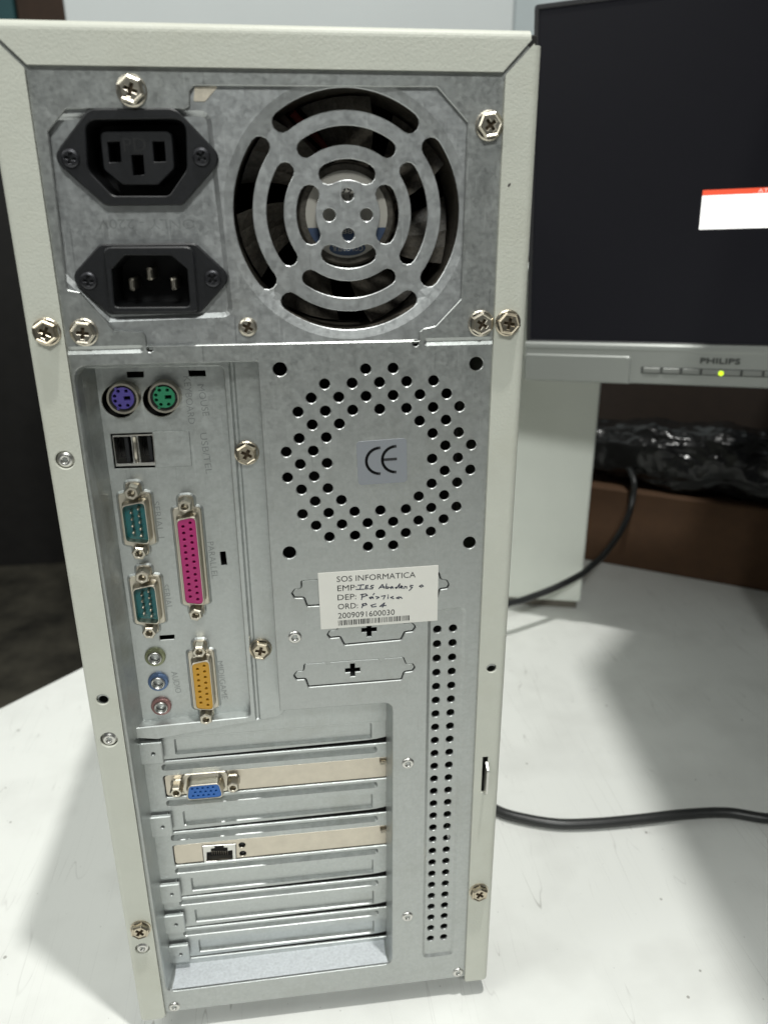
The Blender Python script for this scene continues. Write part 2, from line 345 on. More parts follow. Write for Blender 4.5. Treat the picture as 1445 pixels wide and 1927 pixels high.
def plate(outer, holes=(), y=0.0, t=1.0, ch=0.25, cho=None, emboss=(), mb=None):
    """sheet in the XZ plane facing -Y: chamfered holes, embossed areas (loop, depth, slope width)"""
    cho = ch if cho is None else cho
    outer = ccw(outer); holes = [ccw(h) for h in holes]
    fo = offset(outer, -cho) if cho else outer
    fh = [offset(h, ch) if ch else h for h in holes]
    def ye(P):
        P = np.array(P); r = np.full(len(P), float(y))
        for L, dep, w in emboss:
            ins = inside(P, L); s = np.clip(dist(P, L) / w, 0, 1); s = s * s * (3 - 2 * s); r += np.where(ins, dep * s, 0)
        return r
    V = []; Ed = []
    def addl(L):
        n = len(V); V.extend(Vector((a, b)) for a, b in L); Ed.extend((n + i, n + (i + 1) % len(L)) for i in range(len(L)))
    addl(fo)
    for h in fh: addl(h)
    for L, dep, w in emboss:
        L = ccw(L); addl(L); addl(offset(L, -w * 0.5)); addl(offset(L, -w))
    v2, e2, f2 = delaunay_2d_cdt(V, Ed, [], 0, 1e-5)[:3]
    P = np.array([(a.x, a.y) for a in v2]); C = np.array([P[list(f)].mean(0) for f in f2])
    keep = inside(C, fo)
    for h in fh: keep &= ~inside(C, h)
    Y = ye(P); mb = mb or MB()
    mb.add([(P[i, 0], Y[i], P[i, 1]) for i in range(len(P))], [tuple(f) for f, k in zip(f2, keep) if k])
    for front, orig, c in [(fo, outer, cho)] + [(a, b, ch) for a, b in zip(fh, holes)]:
        n = len(orig); ya = ye(front); yb = ye(orig)
        rings = [[(front[i][0], ya[i], front[i][1]) for i in range(n)]]
        if c: rings.append([(orig[i][0], ya[i] + c, orig[i][1]) for i in range(n)])
        rings.append([(orig[i][0], ya[i] + t, orig[i][1]) for i in range(n)])
        vv = [q for R in rings for q in R]; ff = []
        for k in range(len(rings) - 1):
            for i in range(n): j = (i + 1) % n; ff.append((k * n + i, k * n + j, k * n + n + j, k * n + n + i))
        mb.add(vv, ff)
    return mb
def text_mesh(s, p0, p1, y, h, thick=0.05, shear=0.0):
    """text between two (X, Z) points on the plane y; cap height h mm"""
    cu = bpy.data.curves.new('t', 'FONT'); cu.body = s; cu.size = 1.0; cu.extrude = 0.0; cu.resolution_u = 3; cu.shear = shear
    o = bpy.data.objects.new('t', cu); col.objects.link(o)
    dg = bpy.context.evaluated_depsgraph_get(); me = bpy.data.meshes.new_from_object(o.evaluated_get(dg))
    bpy.data.objects.remove(o); bpy.data.curves.remove(cu)
    xs = [v.co.x for v in me.vertices]; x0, x1 = min(xs), max(xs)
    ys = [v.co.y for v in me.vertices]; cap = max(ys)
    d = Vector((p1[0] - p0[0], p1[1] - p0[1])); ln = d.length; d.normalize(); up = Vector((-d.y, d.x))
    for v in me.vertices:
        a = (v.co.x - x0) / (x1 - x0) * ln; b = v.co.y / cap * h
        q = Vector(p0) + d * a + up * b; v.co = (q.x * S, y * S, q.y * S)
    return me
def stroke(polys, y, w, mb=None):
    """flat pen strokes in the XZ plane"""
    mb = mb or MB()
    for P in polys:
        for a, b in zip(P[:-1], P[1:]):
            a = Vector(a); b = Vector(b); d = b - a
            if d.length < 1e-6: continue
            d.normalize(); n = Vector((-d.y, d.x)) * w / 2; a2 = a - d * w * 0.35; b2 = b + d * w * 0.35
            mb.add([(q.x, y, q.y) for q in (a2 - n, b2 - n, b2 + n, a2 + n)], [(0, 1, 2, 3)])
    return mb

# ------------------------------------------------------------------ table, floor and things behind
fl = mesh([(-4000, -3000, 0), (5000, -3000, 0), (5000, 6000, 0), (-4000, 6000, 0)], [(0, 1, 2, 3)])
o = link('floor', fl, M['floor'], loc=(0, 0, -1091)); o['kind'] = 'structure'
tb = root('table', 'white scratched laminate table top carrying the computer tower', 'table', (300, -100, -1091))
e0 = Vector((-178.3, 294.7)); ed = Vector((47.2, 49.5)).normalized()
A = e0 - ed * 900; B = e0 + ed * 640
top = [(A.x, A.y), (A.x + 500, -800), (1500, -800), (1500, B.y), (B.x, B.y)]
n = len(top)
tv = [(x, y, -341) for x, y in top] + [(x, y, -343) for x, y in top]
link('tabletop', mesh([(x, y, -341) for x, y in top] + [(x, y, -366) for x, y in top], [tuple(range(n)), tuple(range(2 * n - 1, n - 1, -1))] + [(i, n + i, n + (i + 1) % n, (i + 1) % n) for i in range(n)]), M['table'], tb)
for x, y in ((-450, -250), (1400, -700), (1400, 600), (230, 560)):
    link('leg', MB().box(x - 25, x + 25, y - 25, y + 25, -1091, -366.5, 4).mesh(), M['leg'], tb)

def upright(name, label, cat, P0, P1, z0, z1, depth, m, bev=2.0, group=None):
    """box whose front face runs from P0 to P1 on plan, going back by depth"""
    a, b = Vector(P0), Vector(P1); d = (b - a); ln = d.length; ang = math.atan2(d.y, d.x)
    o = link(name, MB().box(0, ln, 0, depth, 0, z1 - z0, bev).mesh(), m, loc=(a.x, a.y, z0), rot=(0, 0, ang)); o['label'] = label; o['category'] = cat
    return o
# low shipping cartons and polythene behind the monitor
C0 = Vector((372, 530.2)); C1 = Vector((760, 276.4)); cd = (C1 - C0).normalized(); cn = Vector((-cd.y, cd.x))
upright('cardboard_box', 'low brown cardboard carton under the black polythene bag', 'carton', C0, C1, -341, -250, 210, M['carton'])
D0 = C0 + cn * 215 + cd * 5
upright('cardboard_box', 'tall brown carton darkened for shade behind the black polythene bag', 'carton', D0 - cd * 150, D0 + cd * 520, -341, -20, 180, M['shaded_carton'])
# white carton between tower and monitor: the lower flap edge stands proud of a set-back base
wb = root('white_box', 'white cardboard box standing behind the tower beside the monitor', 'box', (270, 420, -341))
bx0 = Vector((189, 441)); bx1 = Vector((350.5, 394)); bd = (bx1 - bx0); bl = bd.length; ba = math.atan2(bd.y, bd.x)
q = link('carton_body', MB().box(0, bl, 0, 125, 9, 330, 1.5).mesh(), M['wbox'], wb, loc=(bx0.x, bx0.y, -341), rot=(0, 0, ba))
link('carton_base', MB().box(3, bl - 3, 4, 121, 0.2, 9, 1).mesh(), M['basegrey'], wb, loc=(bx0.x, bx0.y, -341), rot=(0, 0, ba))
# black polythene bag lying on the low carton
def bag():
    nu, nv = 240, 110; v = []; f = []
    rnd = random.Random(3)
    waves = [(rnd.uniform(0.8, 5.0), rnd.choice((-3, -2, -1, 1, 2, 3)), rnd.uniform(0, 6.28), rnd.uniform(0.8, 2.4)) for _ in range(9)]
    folds = [(rnd.uniform(1.5, 4.5), rnd.choice((-3, -2, -1, 1, 2)), rnd.uniform(0, 6.28), rnd.uniform(1.5, 3.5), rnd.uniform(0.4, 1.4)) for _ in range(7)]
    Lb = 330.0
    for i in range(nu + 1):
        s = i / nu
        for j in range(nv):
            t = 2 * PI * j / nv
            ey = 44 * (0.35 + 0.65 * math.sin(PI * min(max(s * 0.96 + 0.02, 0), 1)) ** 0.4); ez = 37 * (0.55 + 0.45 * math.sin(PI * min(max(s * 0.96 + .02, 0), 1)) ** 0.4)
            ct, st = math.cos(t), math.sin(t)
            yy = ey * math.copysign(abs(ct) ** 0.7, ct); zz = ez * math.copysign(abs(st) ** 0.75, st)
            k = 0.45 * sum(a * math.sin(fu * s * 6.28 + fv * t + ph) for fu, fv, ph, a in waves)
            c_ = Vector((s * 5.2 + 0.5 * math.sin(t), math.cos(t) * 1.3 + 1.1 * s, math.sin(t) * 1.5 - 2.2 * s))
            k += 3.4 * (mnoise.ridged_multi_fractal(c_, 0.9, 2.1, 4, 1.0, 2.0) - 1.2) + 1.6 * mnoise.turbulence(c_ * 3.1, 3, False)
            rr = math.hypot(yy, zz) + 1e-6; yy += yy / rr * k; zz += zz / rr * k
            zz = max(zz, -34.5 + 0.6 * math.sin(17 * s + t))
            v.append((s * Lb, yy, zz))
    for i in range(nu):
        for j in range(nv): j2 = (j + 1) % nv; f.append((i * nv + j, i * nv + j2, (i + 1) * nv + j2, (i + 1) * nv + j))
    f += [tuple(range(nv)), tuple(range(nu * nv + nv - 1, nu * nv - 1, -1))]
    return mesh(v, f)
bp0 = C0 + cd * 4 + cn * 44
o = link('polythene_bag', bag(), M['bag'], loc=(bp0.x, bp0.y, -215.2), rot=(0, 0, math.atan2(cd.y, cd.x)), smooth=True)
o['label'] = 'crumpled shiny black polythene bag lying on the low brown carton'; o['category'] = 'plastic bag'
# pale cabinet and dim things far behind
cx0, _ = at(121, 20, 800); cx1, _ = at(968, 20, 800)
upright('white_cabinet', 'pale white cabinet panel far behind the top of the tower', 'cabinet', (cx0, 800), (cx1, 800), -1091, 700, 300, M['cabinet'])
upright('grey_cabinet', 'pale blue grey panel between the white cabinet and the monitor top', 'cabinet', (cx1 + 8, 830), (cx1 + 500, 830), -1091, 700, 270, M['cabinet2'])
FB = 2300.0
bx, zt_ = at(62, 250, FB); bx1, _ = at(140, 20, FB)
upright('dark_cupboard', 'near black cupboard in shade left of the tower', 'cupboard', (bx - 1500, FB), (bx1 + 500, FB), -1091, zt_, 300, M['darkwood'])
upright('brown_board', 'narrow dark brown board in the top left corner beside the teal panel', 'board', (bx + 1, FB + 20), (bx1 + 60, FB + 20), zt_, zt_ + 900, 40, M['brown'])
upright('teal_panel', 'dark teal panel in the top left corner of the picture', 'panel', (bx - 1200, FB + 6), (bx - 2, FB + 6), zt_, zt_ + 900, 60, M['tealbox'])
# overhead shelf out of the frame, added to cast the soft table shadow
sh = [(293, 70), (272, -140), (262, -330), (325, -345), (325, -1100), (1100, -1100), (1100, 700), (900, 700)]
sv = [(x, y, 459) for x, y in sh] + [(x, y, 481) for x, y in sh]; n = len(sh)
o = link('shadow_blocker', mesh(sv, [tuple(range(n)), tuple(range(2 * n - 1, n - 1, -1))] + [(i, (i + 1) % n, n + (i + 1) % n, n + i) for i in range(n)]), M['blocker'])
o['label'] = 'grey overhead shelf board added to shade the monitor side of the table'; o['category'] = 'blocker'

# cables
def spline(P, n=10):
    P = [Vector(p) for p in P]; P = [P[0] * 2 - P[1]] + P + [P[-1] * 2 - P[-2]]; out = []
    for i in range(1, len(P) - 2):
        for k in range(n):
            t = k / n; a, b, c, d = P[i - 1], P[i], P[i + 1], P[i + 2]
            out.append(0.5 * ((2 * b) + (c - a) * t + (2 * a - 5 * b + 4 * c - d) * t * t + (3 * b - a - 3 * c + d) * t ** 3))
    out.append(P[-2]); return out
cpts = []
for (px, py) in [(938, 1527), (985, 1541), (1050, 1551), (1120, 1550), (1200, 1543), (1290, 1533), (1370, 1530), (1445, 1541)]:
    x, y = at_table(px, py, -336.8); cpts.append((x, y, -336.8))
cpts = [(168, 150, -336.8), (182, 139, -336.8)] + cpts + [(400, 88, -336.8), (440, 60, -336.8), (500, 40, -336.8)]
o = link('power_cable', MB().tube(spline(cpts), 3.45, 14).mesh(), M['cable'], smooth=True); o['label'] = 'thick black cable lying across the white table right of the tower'; o['category'] = 'cable'
cp2 = []
for (px, py, Y) in [(1193, 905, 480), (1191, 935, 475), (1183, 968, 464), (1163, 1008, 447), (1134, 1046, 414), (1112, 1066, 392), (1090, 1083, 380), (1040, 1108, 366), (985, 1129, 352), (940, 1145, 342)]:
    x, z = at(px, py, Y); cp2.append((x, Y, z))
x, y, z = cp2[-1]; cp2 += [(x - 40, y - 14, -335), (x - 75, y - 20, -337.5)]
x, y, z = cp2[0]; cp2 = [(x + 2, y + 26, z + 12)] + cp2
o = link('monitor_cable', MB().tube(spline(cp2), 3.3, 12).mesh(), M['cable'], smooth=True); o['label'] = 'black cable curving down from the polythene bag past the white box'; o['category'] = 'cable'

# ------------------------------------------------------------------ monitor
mon = root('monitor', 'silver and black flat monitor showing a red and white message box', 'monitor', (480, 262, -341))
th, ro = math.radians(29), math.radians(1.8); le = math.radians(-1)
h = Vector((math.cos(th), -math.sin(th), 0)); nn = Vector((-math.sin(th), -math.cos(th), 0)); v_ = Vector((0, 0, 1)) * math.cos(le) - nn * math.sin(le)
h, v_ = h * math.cos(ro) + v_ * math.sin(ro), v_ * math.cos(ro) - h * math.sin(ro)
nv_ = h.cross(v_)     # away from the viewer is -nv_ ; nv_ points to the viewer
if nv_.y > 0: nv_ = -nv_
x, z = at(995, 640, 335); MO = Vector((x, 335, z))
def mm(me):
    """mesh built with x=u, y=depth behind the screen, z=v in mm -> placed"""
    for v in me.vertices:
        q = MO + h * (v.co.x / S) + v_ * (v.co.z / S) - nv_ * (v.co.y / S); v.co = q * S
    return me
UW, VH = 410, 229
link('back_shell', mm(MB().box(-1.5, UW + 1.5, 4, 34, -31, VH + 1.5, 4).box(60, UW - 60, 33, 58, -10, VH - 40, 8).mesh()), M['lcdrim'], mon)
link('screen_frame', mm(plate(rpoly(rect(-2, UW + 2, -1, VH + 2), 2.5), [rect(1.2, UW - 1.2, 0.5, VH - 1.2)], -1.0, 6, 0.5).mesh()), M['lcdrim'], mon)
scr = link('screen', mm(MB().box(0.5, UW - 0.5, 0.4, 3.5, 0, VH - 0.5).mesh()), M['lcd'], mon)
w0, w1, wz0, wz1 = 119.3, 290.0, 80.3, 106.2
link('message_box', mm(MB().box(w0, w1, -0.1, 0.3, wz0, wz1 - 3.6).mesh()), M['wwin'], scr)
link('title_bar', mm(MB().box(w0, w1, -0.1, 0.3, wz1 - 3.6, wz1).mesh()), M['rwin'], scr)
link('title_text', mm(text_mesh('AT', (154.5, wz1 - 3.2), (161, wz1 - 3.2), -0.25, 2.6)), M['wtxt'], scr)
rr = random.Random(5); tm = MB()
for (ua, ub, vz) in ((147.5, 163, 96.5), (154.5, 163, 93.4)):
    u = ua
    while u < ub:
        wd_ = rr.uniform(0.5, 1.1); tm.box(u, u + wd_ * 0.6, -0.22, -0.15, vz, vz + rr.uniform(0.7, 1.3)); u += wd_ + rr.choice((0.25, 0.3, 0.9))
link('message_text', mm(tm.mesh()), M['gtxt'], scr)
# chin: rounded upper lip, flat face, raised plate at the left
prof = [(0.5, 4.0), (0.0, 0.5), (-0.6, -1.8), (-2.2, -3.2), (-4.6, -3.6), (-6.5, -3.2), (-30.0, -3.2), (-31.0, -2.2), (-31.0, 8)]   # (v, depth)
vv = []; ff = []
for u in (-2, UW + 2): vv += [(u, d, a) for a, d in prof]
k = len(prof); ff = [(i, i + 1, k + i + 1, k + i) for i in range(k - 1)] + [tuple(range(k)), tuple(range(2 * k - 1, k - 1, -1))]
chin = link('chin', mm(mesh(vv, ff)), M['bezel'], mon)
link('speaker_panel', mm(plate(rpoly([(-2.2, -31.2), (80, -31.2), (80, -9.8), (-2.2, -9.8)], [0, 0, 3, 2.5]), [], -5.0, 2.2, 1.0).mesh()), M['bezel'], chin)
bu = [88.5, 102.6, 116.6, 130.6, 158.5, 173.0, 187.5]
link('button_slot', mm(plate(rpoly(rect(87.6, 188.6, -22.8, -17.6), 0.8), [], -3.3, 0.4, 0.1).mesh()), M['logo'], chin)
for a, b in zip(bu[:-1], bu[1:]):
    link('button', mm(MB().box(a + 0.7, b - 0.7, -4.3, -3.2, -22.2, -18.0, 0.6).mesh()), M['button'], chin)
uL = 144.5
link('power_led', mm(MB().lathe([(1.9, -4.3), (1.7, -4.8), (0.8, -5.1)], 16, (uL, -20.6)).mesh()), M['led'], chin)
lg = MB()
for q_, (dx, dz) in enumerate(((0, 0), (0.3, 0), (-0.3, 0), (0, 0.3), (0, -0.3))):
    t_ = text_mesh('PHILIPS', (129.5 + dx, -13.6 + dz), (156.5 + dx, -13.6 + dz), -3.35 - 0.06 * q_, 3.9)
    lg.add([(v.co.x / S, v.co.y / S, v.co.z / S) for v in t_.vertices], [tuple(p.vertices) for p in t_.polygons])
link('logo', mm(lg.mesh()), M['logo'], chin)
# stand to the right, outside the frame
s0 = MO + h * 262 - nv_ * 52
link('stand_neck', MB().box(s0.x - 20, s0.x + 20, s0.y - 12, s0.y + 12, -330, s0.z + 60, 3).mesh(), M['lcdrim'], mon)
link('stand_base', MB().lathe([(20, -8), (38, -8), (40, -6), (40, 0)], 32).mesh(), M['lcdrim'], mon, loc=(s0.x + 6, s0.y, -341), rot=(-PI / 2, 0, 0))

# ------------------------------------------------------------------ computer tower
T = root('computer_tower', 'beige desktop computer tower seen from its galvanised metal back', 'computer', (68, 210, -341))
XL, XR, XLi, XRi, ZTOP, ZTI, ZB = -18.7, 154.3, -6.43, 142.45, 92.0, 79.9, -327.1
R = 2.8; FY = -1.5; DEP = 425.0
def bend(mb, pts, depth_profile_axis): pass
def arc_strip(mb, axis, sgn, edge, a0, a1, b0=None, b1=None):
    """rounded bend from the flange plane into the side (axis 'x') or the top (axis 'z') and the flat behind it"""
    pr = [(edge - sgn * R + sgn * R * math.sin(k * PI / 2 / 6), FY + R - R * math.cos(k * PI / 2 / 6)) for k in range(7)] + [(edge, DEP)]
    v = []
    for i, (p, y) in enumerate(pr):
        s0_, s1_ = a0, a1
        v += [(p, y, s0_), (p, y, s1_)] if axis == 'x' else [(s0_, y, p), (s1_, y, p)]
    mb.add(v, [(2 * i, 2 * i + 1, 2 * i + 3, 2 * i + 2) for i in range(len(pr) - 1)])
def side(sgn):
    xi, xo = (XLi, XL) if sgn < 0 else (XRi, XR)
    xb = xo - sgn * R; zb = ZB - 2.2
    mz = lambda x: ZTI - 0.9 + (x - xi) * sgn
    loop = rpoly([(xi, zb), (xb, zb), (xb, mz(xb)), (xi, mz(xi))], [3.0, 0, 0, 1.5] if sgn < 0 else [1.5, 0, 0, 1.5])
    holes = []
    if sgn < 0:
        for px, py, r in ((122, 866, 3.3), (205, 1393, 3.5), (268, 1787, 3.3), (193, 1317, 2.4)): holes.append(circle(*at(px, py, FY), r, 22))
    else:
        holes.append(circle(*at(925, 1258, FY), 2.1, 20)); cx, cz = at(912, 1458, FY); holes.append(rect(cx - 1.2, cx + 1.2, cz - 10, cz + 9.5))
    mb = plate(loop, holes, FY, 1.1, 0.3, 0.0)
    arc_strip(mb, 'x', sgn, xo, zb, ZTOP - R - (1.6 if sgn > 0 else 0.4))
    # folded hem behind the inner edge
    mb.add([(xi, FY, zb), (xi, FY, ZTI - 2), (xi - sgn * -0.0, 0.6, ZTI - 2), (xi, 0.6, zb)], [(0, 1, 2, 3)])
    return link('side_panel', mb.mesh(), M['paint'], T)
side(-1); side(1)
mbt = plate([(XLi + 0.9, ZTI), (XRi - 0.9, ZTI), (XR - R - 0.9, ZTOP - R), (XL + R + 0.9, ZTOP - R)], [], FY, 1.1, 0.0, 0.0)
arc_strip(mbt, 'z', 1, ZTOP, XL + R + 0.6, XR - R - 1.2)
link('top_panel', mbt.mesh(), M['paint'], T)
link('front_panel', MB().box(XL, XR, DEP, DEP + 18, ZB - 6, ZTOP, 4).mesh(), M['paint'], T)
link('bottom_panel', MB().box(XL + 1.2, XR - 1.2, 1.2, DEP, ZB, ZB + 1.0).mesh(), M['galv'], T)
for fx in (5, 130):
    for fy in (38, 380): link('rubber_foot', MB().lathe([(11, -13.8), (12, -12), (12, 0)], 20, cap0=True).mesh(), M['rubber'], T, loc=(fx, fy, -341 + 0.1), rot=(-PI / 2, 0, 0))

# --- main back plate
psu_cut = ppx([(90, 246), (124, 204), (346, 205), (357, 198), (357, 170), (365, 160), (823, 163), (880, 229), (868, 562), (820, 613), (797, 618), (790, 624), (789, 641), (276, 651), (274, 632), (268, 625), (215, 622), (150, 549), (126, 545)], 0)
psu_cut = rpoly(psu_cut, [1, 1, 0.8, .8, 1, 1, 1, 1, 1, 1, .6, .6, .3, .3, .6, .6, 1, 1, 1], 3)
io_open = rpoly([(-5.4, -11.3), (57.6, -11.3), (57.8, -158.3), (105.7, -158.5), (105.3, -312.5), (-4.8, -314.0)], [5, 0.8, 0.5, 4.5, 4.5, 5], 5)
FC = (100.95, -50.1); holes = [psu_cut, io_open]
pat = {0: (-1, 1), 1: (-4, -2, 0, 2, 4), 2: (-5, -3, -1, 1, 3, 5), 3: (-6, -4, -2, 0, 2, 4, 6), 4: (-5, -3, 3, 5), 5: (-6, -4, 4, 6), 6: (-7, -5, 5, 7)}
perf = []
for j in range(15):
    for k in ((-6, -4, 4, 6) if j == 7 else pat[min(j, 14 - j)]): perf.append((FC[0] + 5.0 * k, FC[1] + (7 - j) * 5.0))
for c in perf: holes.append(circle(*c, 1.98, 18))
for sx in (-1, 1):
    for sz in (-1, 1): holes.append(circle(FC[0] + sx * 35.75, FC[1] + sz * 35.75, 2.55, 20))
for i in range(26):
    for xx in (124.6, 131.25): holes.append(circle(xx, -124.8 - 6.984 * i, 1.72, 16))
for px, py in ((195, 1316), (924, 1259)): holes.append(circle(*at(px, py, 0.5), 1.75, 16))
xx_, zz_ = at(912, 1458, 0); holes.append(rect(xx_ - 1.6, xx_ + 1.6, zz_ - 10.5, zz_ + 10))
for px, py in ((282, 656.5), (782, 646)): holes.append(circle(*at(px, py), 1.1, 12))
K = [[(566, 1093), (826, 1077), (830, 1090), (842, 1092), (846, 1100), (842, 1108), (828, 1110), (822, 1127), (578, 1142), (572, 1126), (554, 1126), (548, 1117), (554, 1109), (567, 1107)],
     [(634, 1172), (756, 1162), (761, 1174), (776, 1172), (783, 1180), (777, 1189), (762, 1191), (755, 1205), (648, 1215), (640, 1200), (621, 1202), (615, 1195), (620, 1187), (635, 1186)],
     [(572, 1250), (760, 1237), (765, 1250), (777, 1249), (782, 1257), (776, 1264), (761, 1266), (756, 1280), (580, 1294), (575, 1279), (558, 1280), (552, 1272), (558, 1264), (571, 1263)]]
Kmm = [rpoly(ppx(k), 0.9, 3) for k in K]
holes += Kmm
strip = rpoly([(120.3, -311), (136.3, -311), (136.3, -114.2), (120.3, -115.4)], 3.0, 4)
fold = [(-9, -5.2), (150, -5.2), (150, 90), (-9, 90)]
bpl = plate([(-15.5, ZB), (151, ZB), (151, 86.5), (148.8, 88.5), (-15.5, 88.5)], holes, 0.0, 1.0, 0.28, 0.0, emboss=[(strip, 0.9, 1.4), (rpoly(rect(-9.5, at(270, 654)[0], -7.4, -4.6), 1.2, 3), 0.5, 1.2), (rpoly(rect(at(797, 641)[0], 146, -7.4, -4.6), 1.2, 3), 0.5, 1.2)])
BP = link('back_plate', bpl.mesh(), M['galv'], T)
def cross_hole(cx, cz, a, b): return [(cx - b, cz - a), (cx + b, cz - a), (cx + b, cz - b), (cx + a, cz - b), (cx + a, cz + b), (cx + b, cz + b), (cx + b, cz + a), (cx - b, cz + a), (cx - b, cz + b), (cx - a, cz + b), (cx - a, cz - b), (cx - b, cz - b)]
for i, k in enumerate(Kmm):
    c = [None, at(695, 1187), at(664, 1263)][i]
    hs = [cross_hole(c[0], c[1], 3.1, 0.95)] if c else []
    link('knockout_plate', plate(offset(k, -0.3), hs, 0.55, 0.8, 0.25).mesh(), M['galv'], BP)
    if i == 2:
        for px in (617, 718):
            a = at(px, 1247 - (px - 617) * 0.055); link('web_tab', plate([(a[0] - 2.4, a[1] + 1.6), (a[0] + 2.4, a[1] + 1.6), (a[0], a[1] - 1.6)], [], 0.25, 0.4, 0.15).mesh(), M['galv'], BP)

link('corner_dark_block', MB().box(145, XR - 1.2, 1.4, 3.0, 82, ZTOP - 1.0, 0.3).mesh(), M['dark'], T)  # dark block added so the open corner reads as a shaded hole
# rivets
rv = MB().lathe([(2.75, 0.0), (2.6, -0.5), (1.7, -0.75), (1.25, -0.55), (1.0, -0.1), (0.85, 1.2)], 24, cap1=False).mesh()
for px, py in ((555, 1200), (768, 1438), (767, 1727), (862, 1832), (328, 1897)):
    x, z = at(px, py, -0.4); link('rivet', rv, M['steel'], BP, loc=(x, 0, z), smooth=True)
rv2 = MB().lathe([(3.8, 0.3), (2.9, 0.25), (2.5, -0.35), (1.6, -0.5), (1.05, -0.2), (0.85, 1.2)], 24, cap1=False).mesh()
for px, py in ((122, 866), (205, 1393), (268, 1787)):
    x, z = at(px, py, -0.8); link('rivet', rv2, M['steel'], T, loc=(x, -0.45, z), smooth=True)
# padlock loop in the right flange
x, z = at(913, 1458, FY)
loop = rpoly([(0, -9.5), (0, 8.0), (4.4, 5.5), (5.2, -7.0)], [0.5, 0.5, 2, 2])
mbp = MB(); n = len(loop)
mbp.add([(x - 0.45 + 0.05 * (q[1] + 9) * 0.5, FY + 1.2 - q[0], z + q[1] - 1.0) for q in loop] + [(x + 0.45 + 0.05 * (q[1] + 9) * 0.5, FY + 1.2 - q[0], z + q[1] - 1.0) for q in loop], [tuple(range(n)), tuple(range(2 * n - 1, n - 1, -1))] + [(i, (i + 1) % n, n + (i + 1) % n, n + i) for i in range(n)])
link('padlock_tab', mbp.mesh(), M['steel'], T)

# --- screws
def screw_mesh(kind):
    mb = MB()
    cr = cross_hole(0, 0, 2.0, 0.55)
    if kind == 'hex':
        hx = [(4.25 * math.cos(k * PI / 3), 4.25 * math.sin(k * PI / 3)) for k in range(6)]
        hx2 = [p for i in range(6) for p in (tuple(Vector(hx[i]) * 0.97 + Vector(hx[i - 1]) * 0.03), tuple(Vector(hx[i]) * 0.97 + Vector(hx[(i + 1) % 6]) * 0.03))]
        n = 12
        mb.lathe([(4.7, 0), (4.7, -0.5), (4.2, -0.75)], 24, cap1=False)
        ring = [[(x, -0.5, z) for x, z in hx2], [(x, -2.6, z) for x, z in hx2]]
        ch_ = [(3.55 * math.cos(math.atan2(z, x)), -3.1, 3.55 * math.sin(math.atan2(z, x))) for x, z in hx2]; ring.append(ch_)
        ch2 = [(3.1 * math.cos(math.atan2(z, x)), -2.75, 3.1 * math.sin(math.atan2(z, x))) for x, z in hx2]; ring.append(ch2)
        v = [q for r_ in ring for q in r_]; f = []
        for k in range(3):
            for i in range(n): j = (i + 1) % n; f.append((k * n + i, k * n + j, k * n + n + j, k * n + n + i))
        mb.add(v, f)
        plate(circle(0, 0, 3.15, 24), [cr], -2.75, 1.4, 0.18, 0.0, mb=mb); mb.prism(offset(cr, 0.1), -1.5, -1.3)
    else:
        r, hgt = (3.3, 1.7) if kind == 'pan' else (2.85, 0.9)
        pr = [(r, 0), (r, -hgt * 0.35), (r * 0.93, -hgt * 0.7), (r * 0.78, -hgt * 0.93), (r * 0.7, -hgt)]
        mb.lathe(pr, 28, cap1=False); c2 = cross_hole(0, 0, r * 0.58, r * 0.165)
        plate(circle(0, 0, r * 0.7, 28), [c2], -hgt, 1.0, 0.12, 0.0, mb=mb); mb.prism(offset(c2, 0.1), -hgt + 0.95, -hgt + 1.1)
    return mb.mesh()
SH, SP, SF = screw_mesh('hex'), screw_mesh('pan'), screw_mesh('flat')
SHR = SH.copy(); SHR.materials.append(M['rust']); SH.materials.append(M['nickel']); SP.materials.append(M['nickel']); SF.materials.append(M['dscrew'])
for me_ in (SH, SHR, SP, SF):
    me_.materials.append(M['recess'] if me_ is not SF else M['blackdeep'])
    for p_ in me_.polygons[-14:]: p_.material_index = 1
def screw(me, px, py, y, head, parent, ang):
    x, z = at(px, py, y - head); return link('screw', me, None, parent, loc=(x, y, z), rot=(0, ang, 0))
for px, py, a in ((245, 167, 0.35), (924, 234, 0.9), (155, 627, 0.15), (908, 610, 0.55)): screw(SH, px, py, 0.0, 2.8, T, a)
for px, py, a in ((84, 626, 0.45), (959, 609, 0.2), (263, 1757, 0.75), (903, 1686, 0.6)): screw(SHR, px, py, FY, 2.8, T, a)
screw(SP, 466, 616, 1.5, 1.6, T, 0.5)

# --- power supply face with grille
GC = (90.85, 37.0)
def dome(a): return a * PI / 2
gh = []
for a in range(4):
    gh.append(arc_slot(*GC, 32.0, 38.3, a * PI / 2, math.radians(36.5), 20)); gh.append(arc_slot(*GC, 21.7, 27.4, a * PI / 2, math.radians(33.5), 16)); gh.append(arc_slot(*GC, 11.0, 17.4, a * PI / 2, math.radians(26.5), 12))
    gh.append(circle(GC[0] + 6.35 * math.cos(a * PI / 2), GC[1] + 6.35 * math.sin(a * PI / 2), 2.15, 18))
YS = 2.4   # floor of the socket recess
out_cut = rpoly(ppx([(158, 222), (352, 220), (352, 322), (322, 374), (210, 374), (162, 322)], YS), 2, 3)
in_cut = rpoly(ppx([(228, 474), (330, 474), (360, 503), (364, 584), (210, 584), (204, 503)], YS), 1, 3)
rec = rpoly(ppx([(60, 215), (396, 206), (440, 596), (205, 606), (95, 500)], 1.4), [0, 4, 4, 0, 0], 4)
psu_pl = plate([(-8.5, -6), (146, -6), (146, 80), (-8.5, 80)], gh + [out_cut, in_cut], 1.4, 0.9, 0.25, 0.0, emboss=[(rec, 1.0, 1.6), (circle(*GC, 41.5, 64), 1.3, 6.0)])
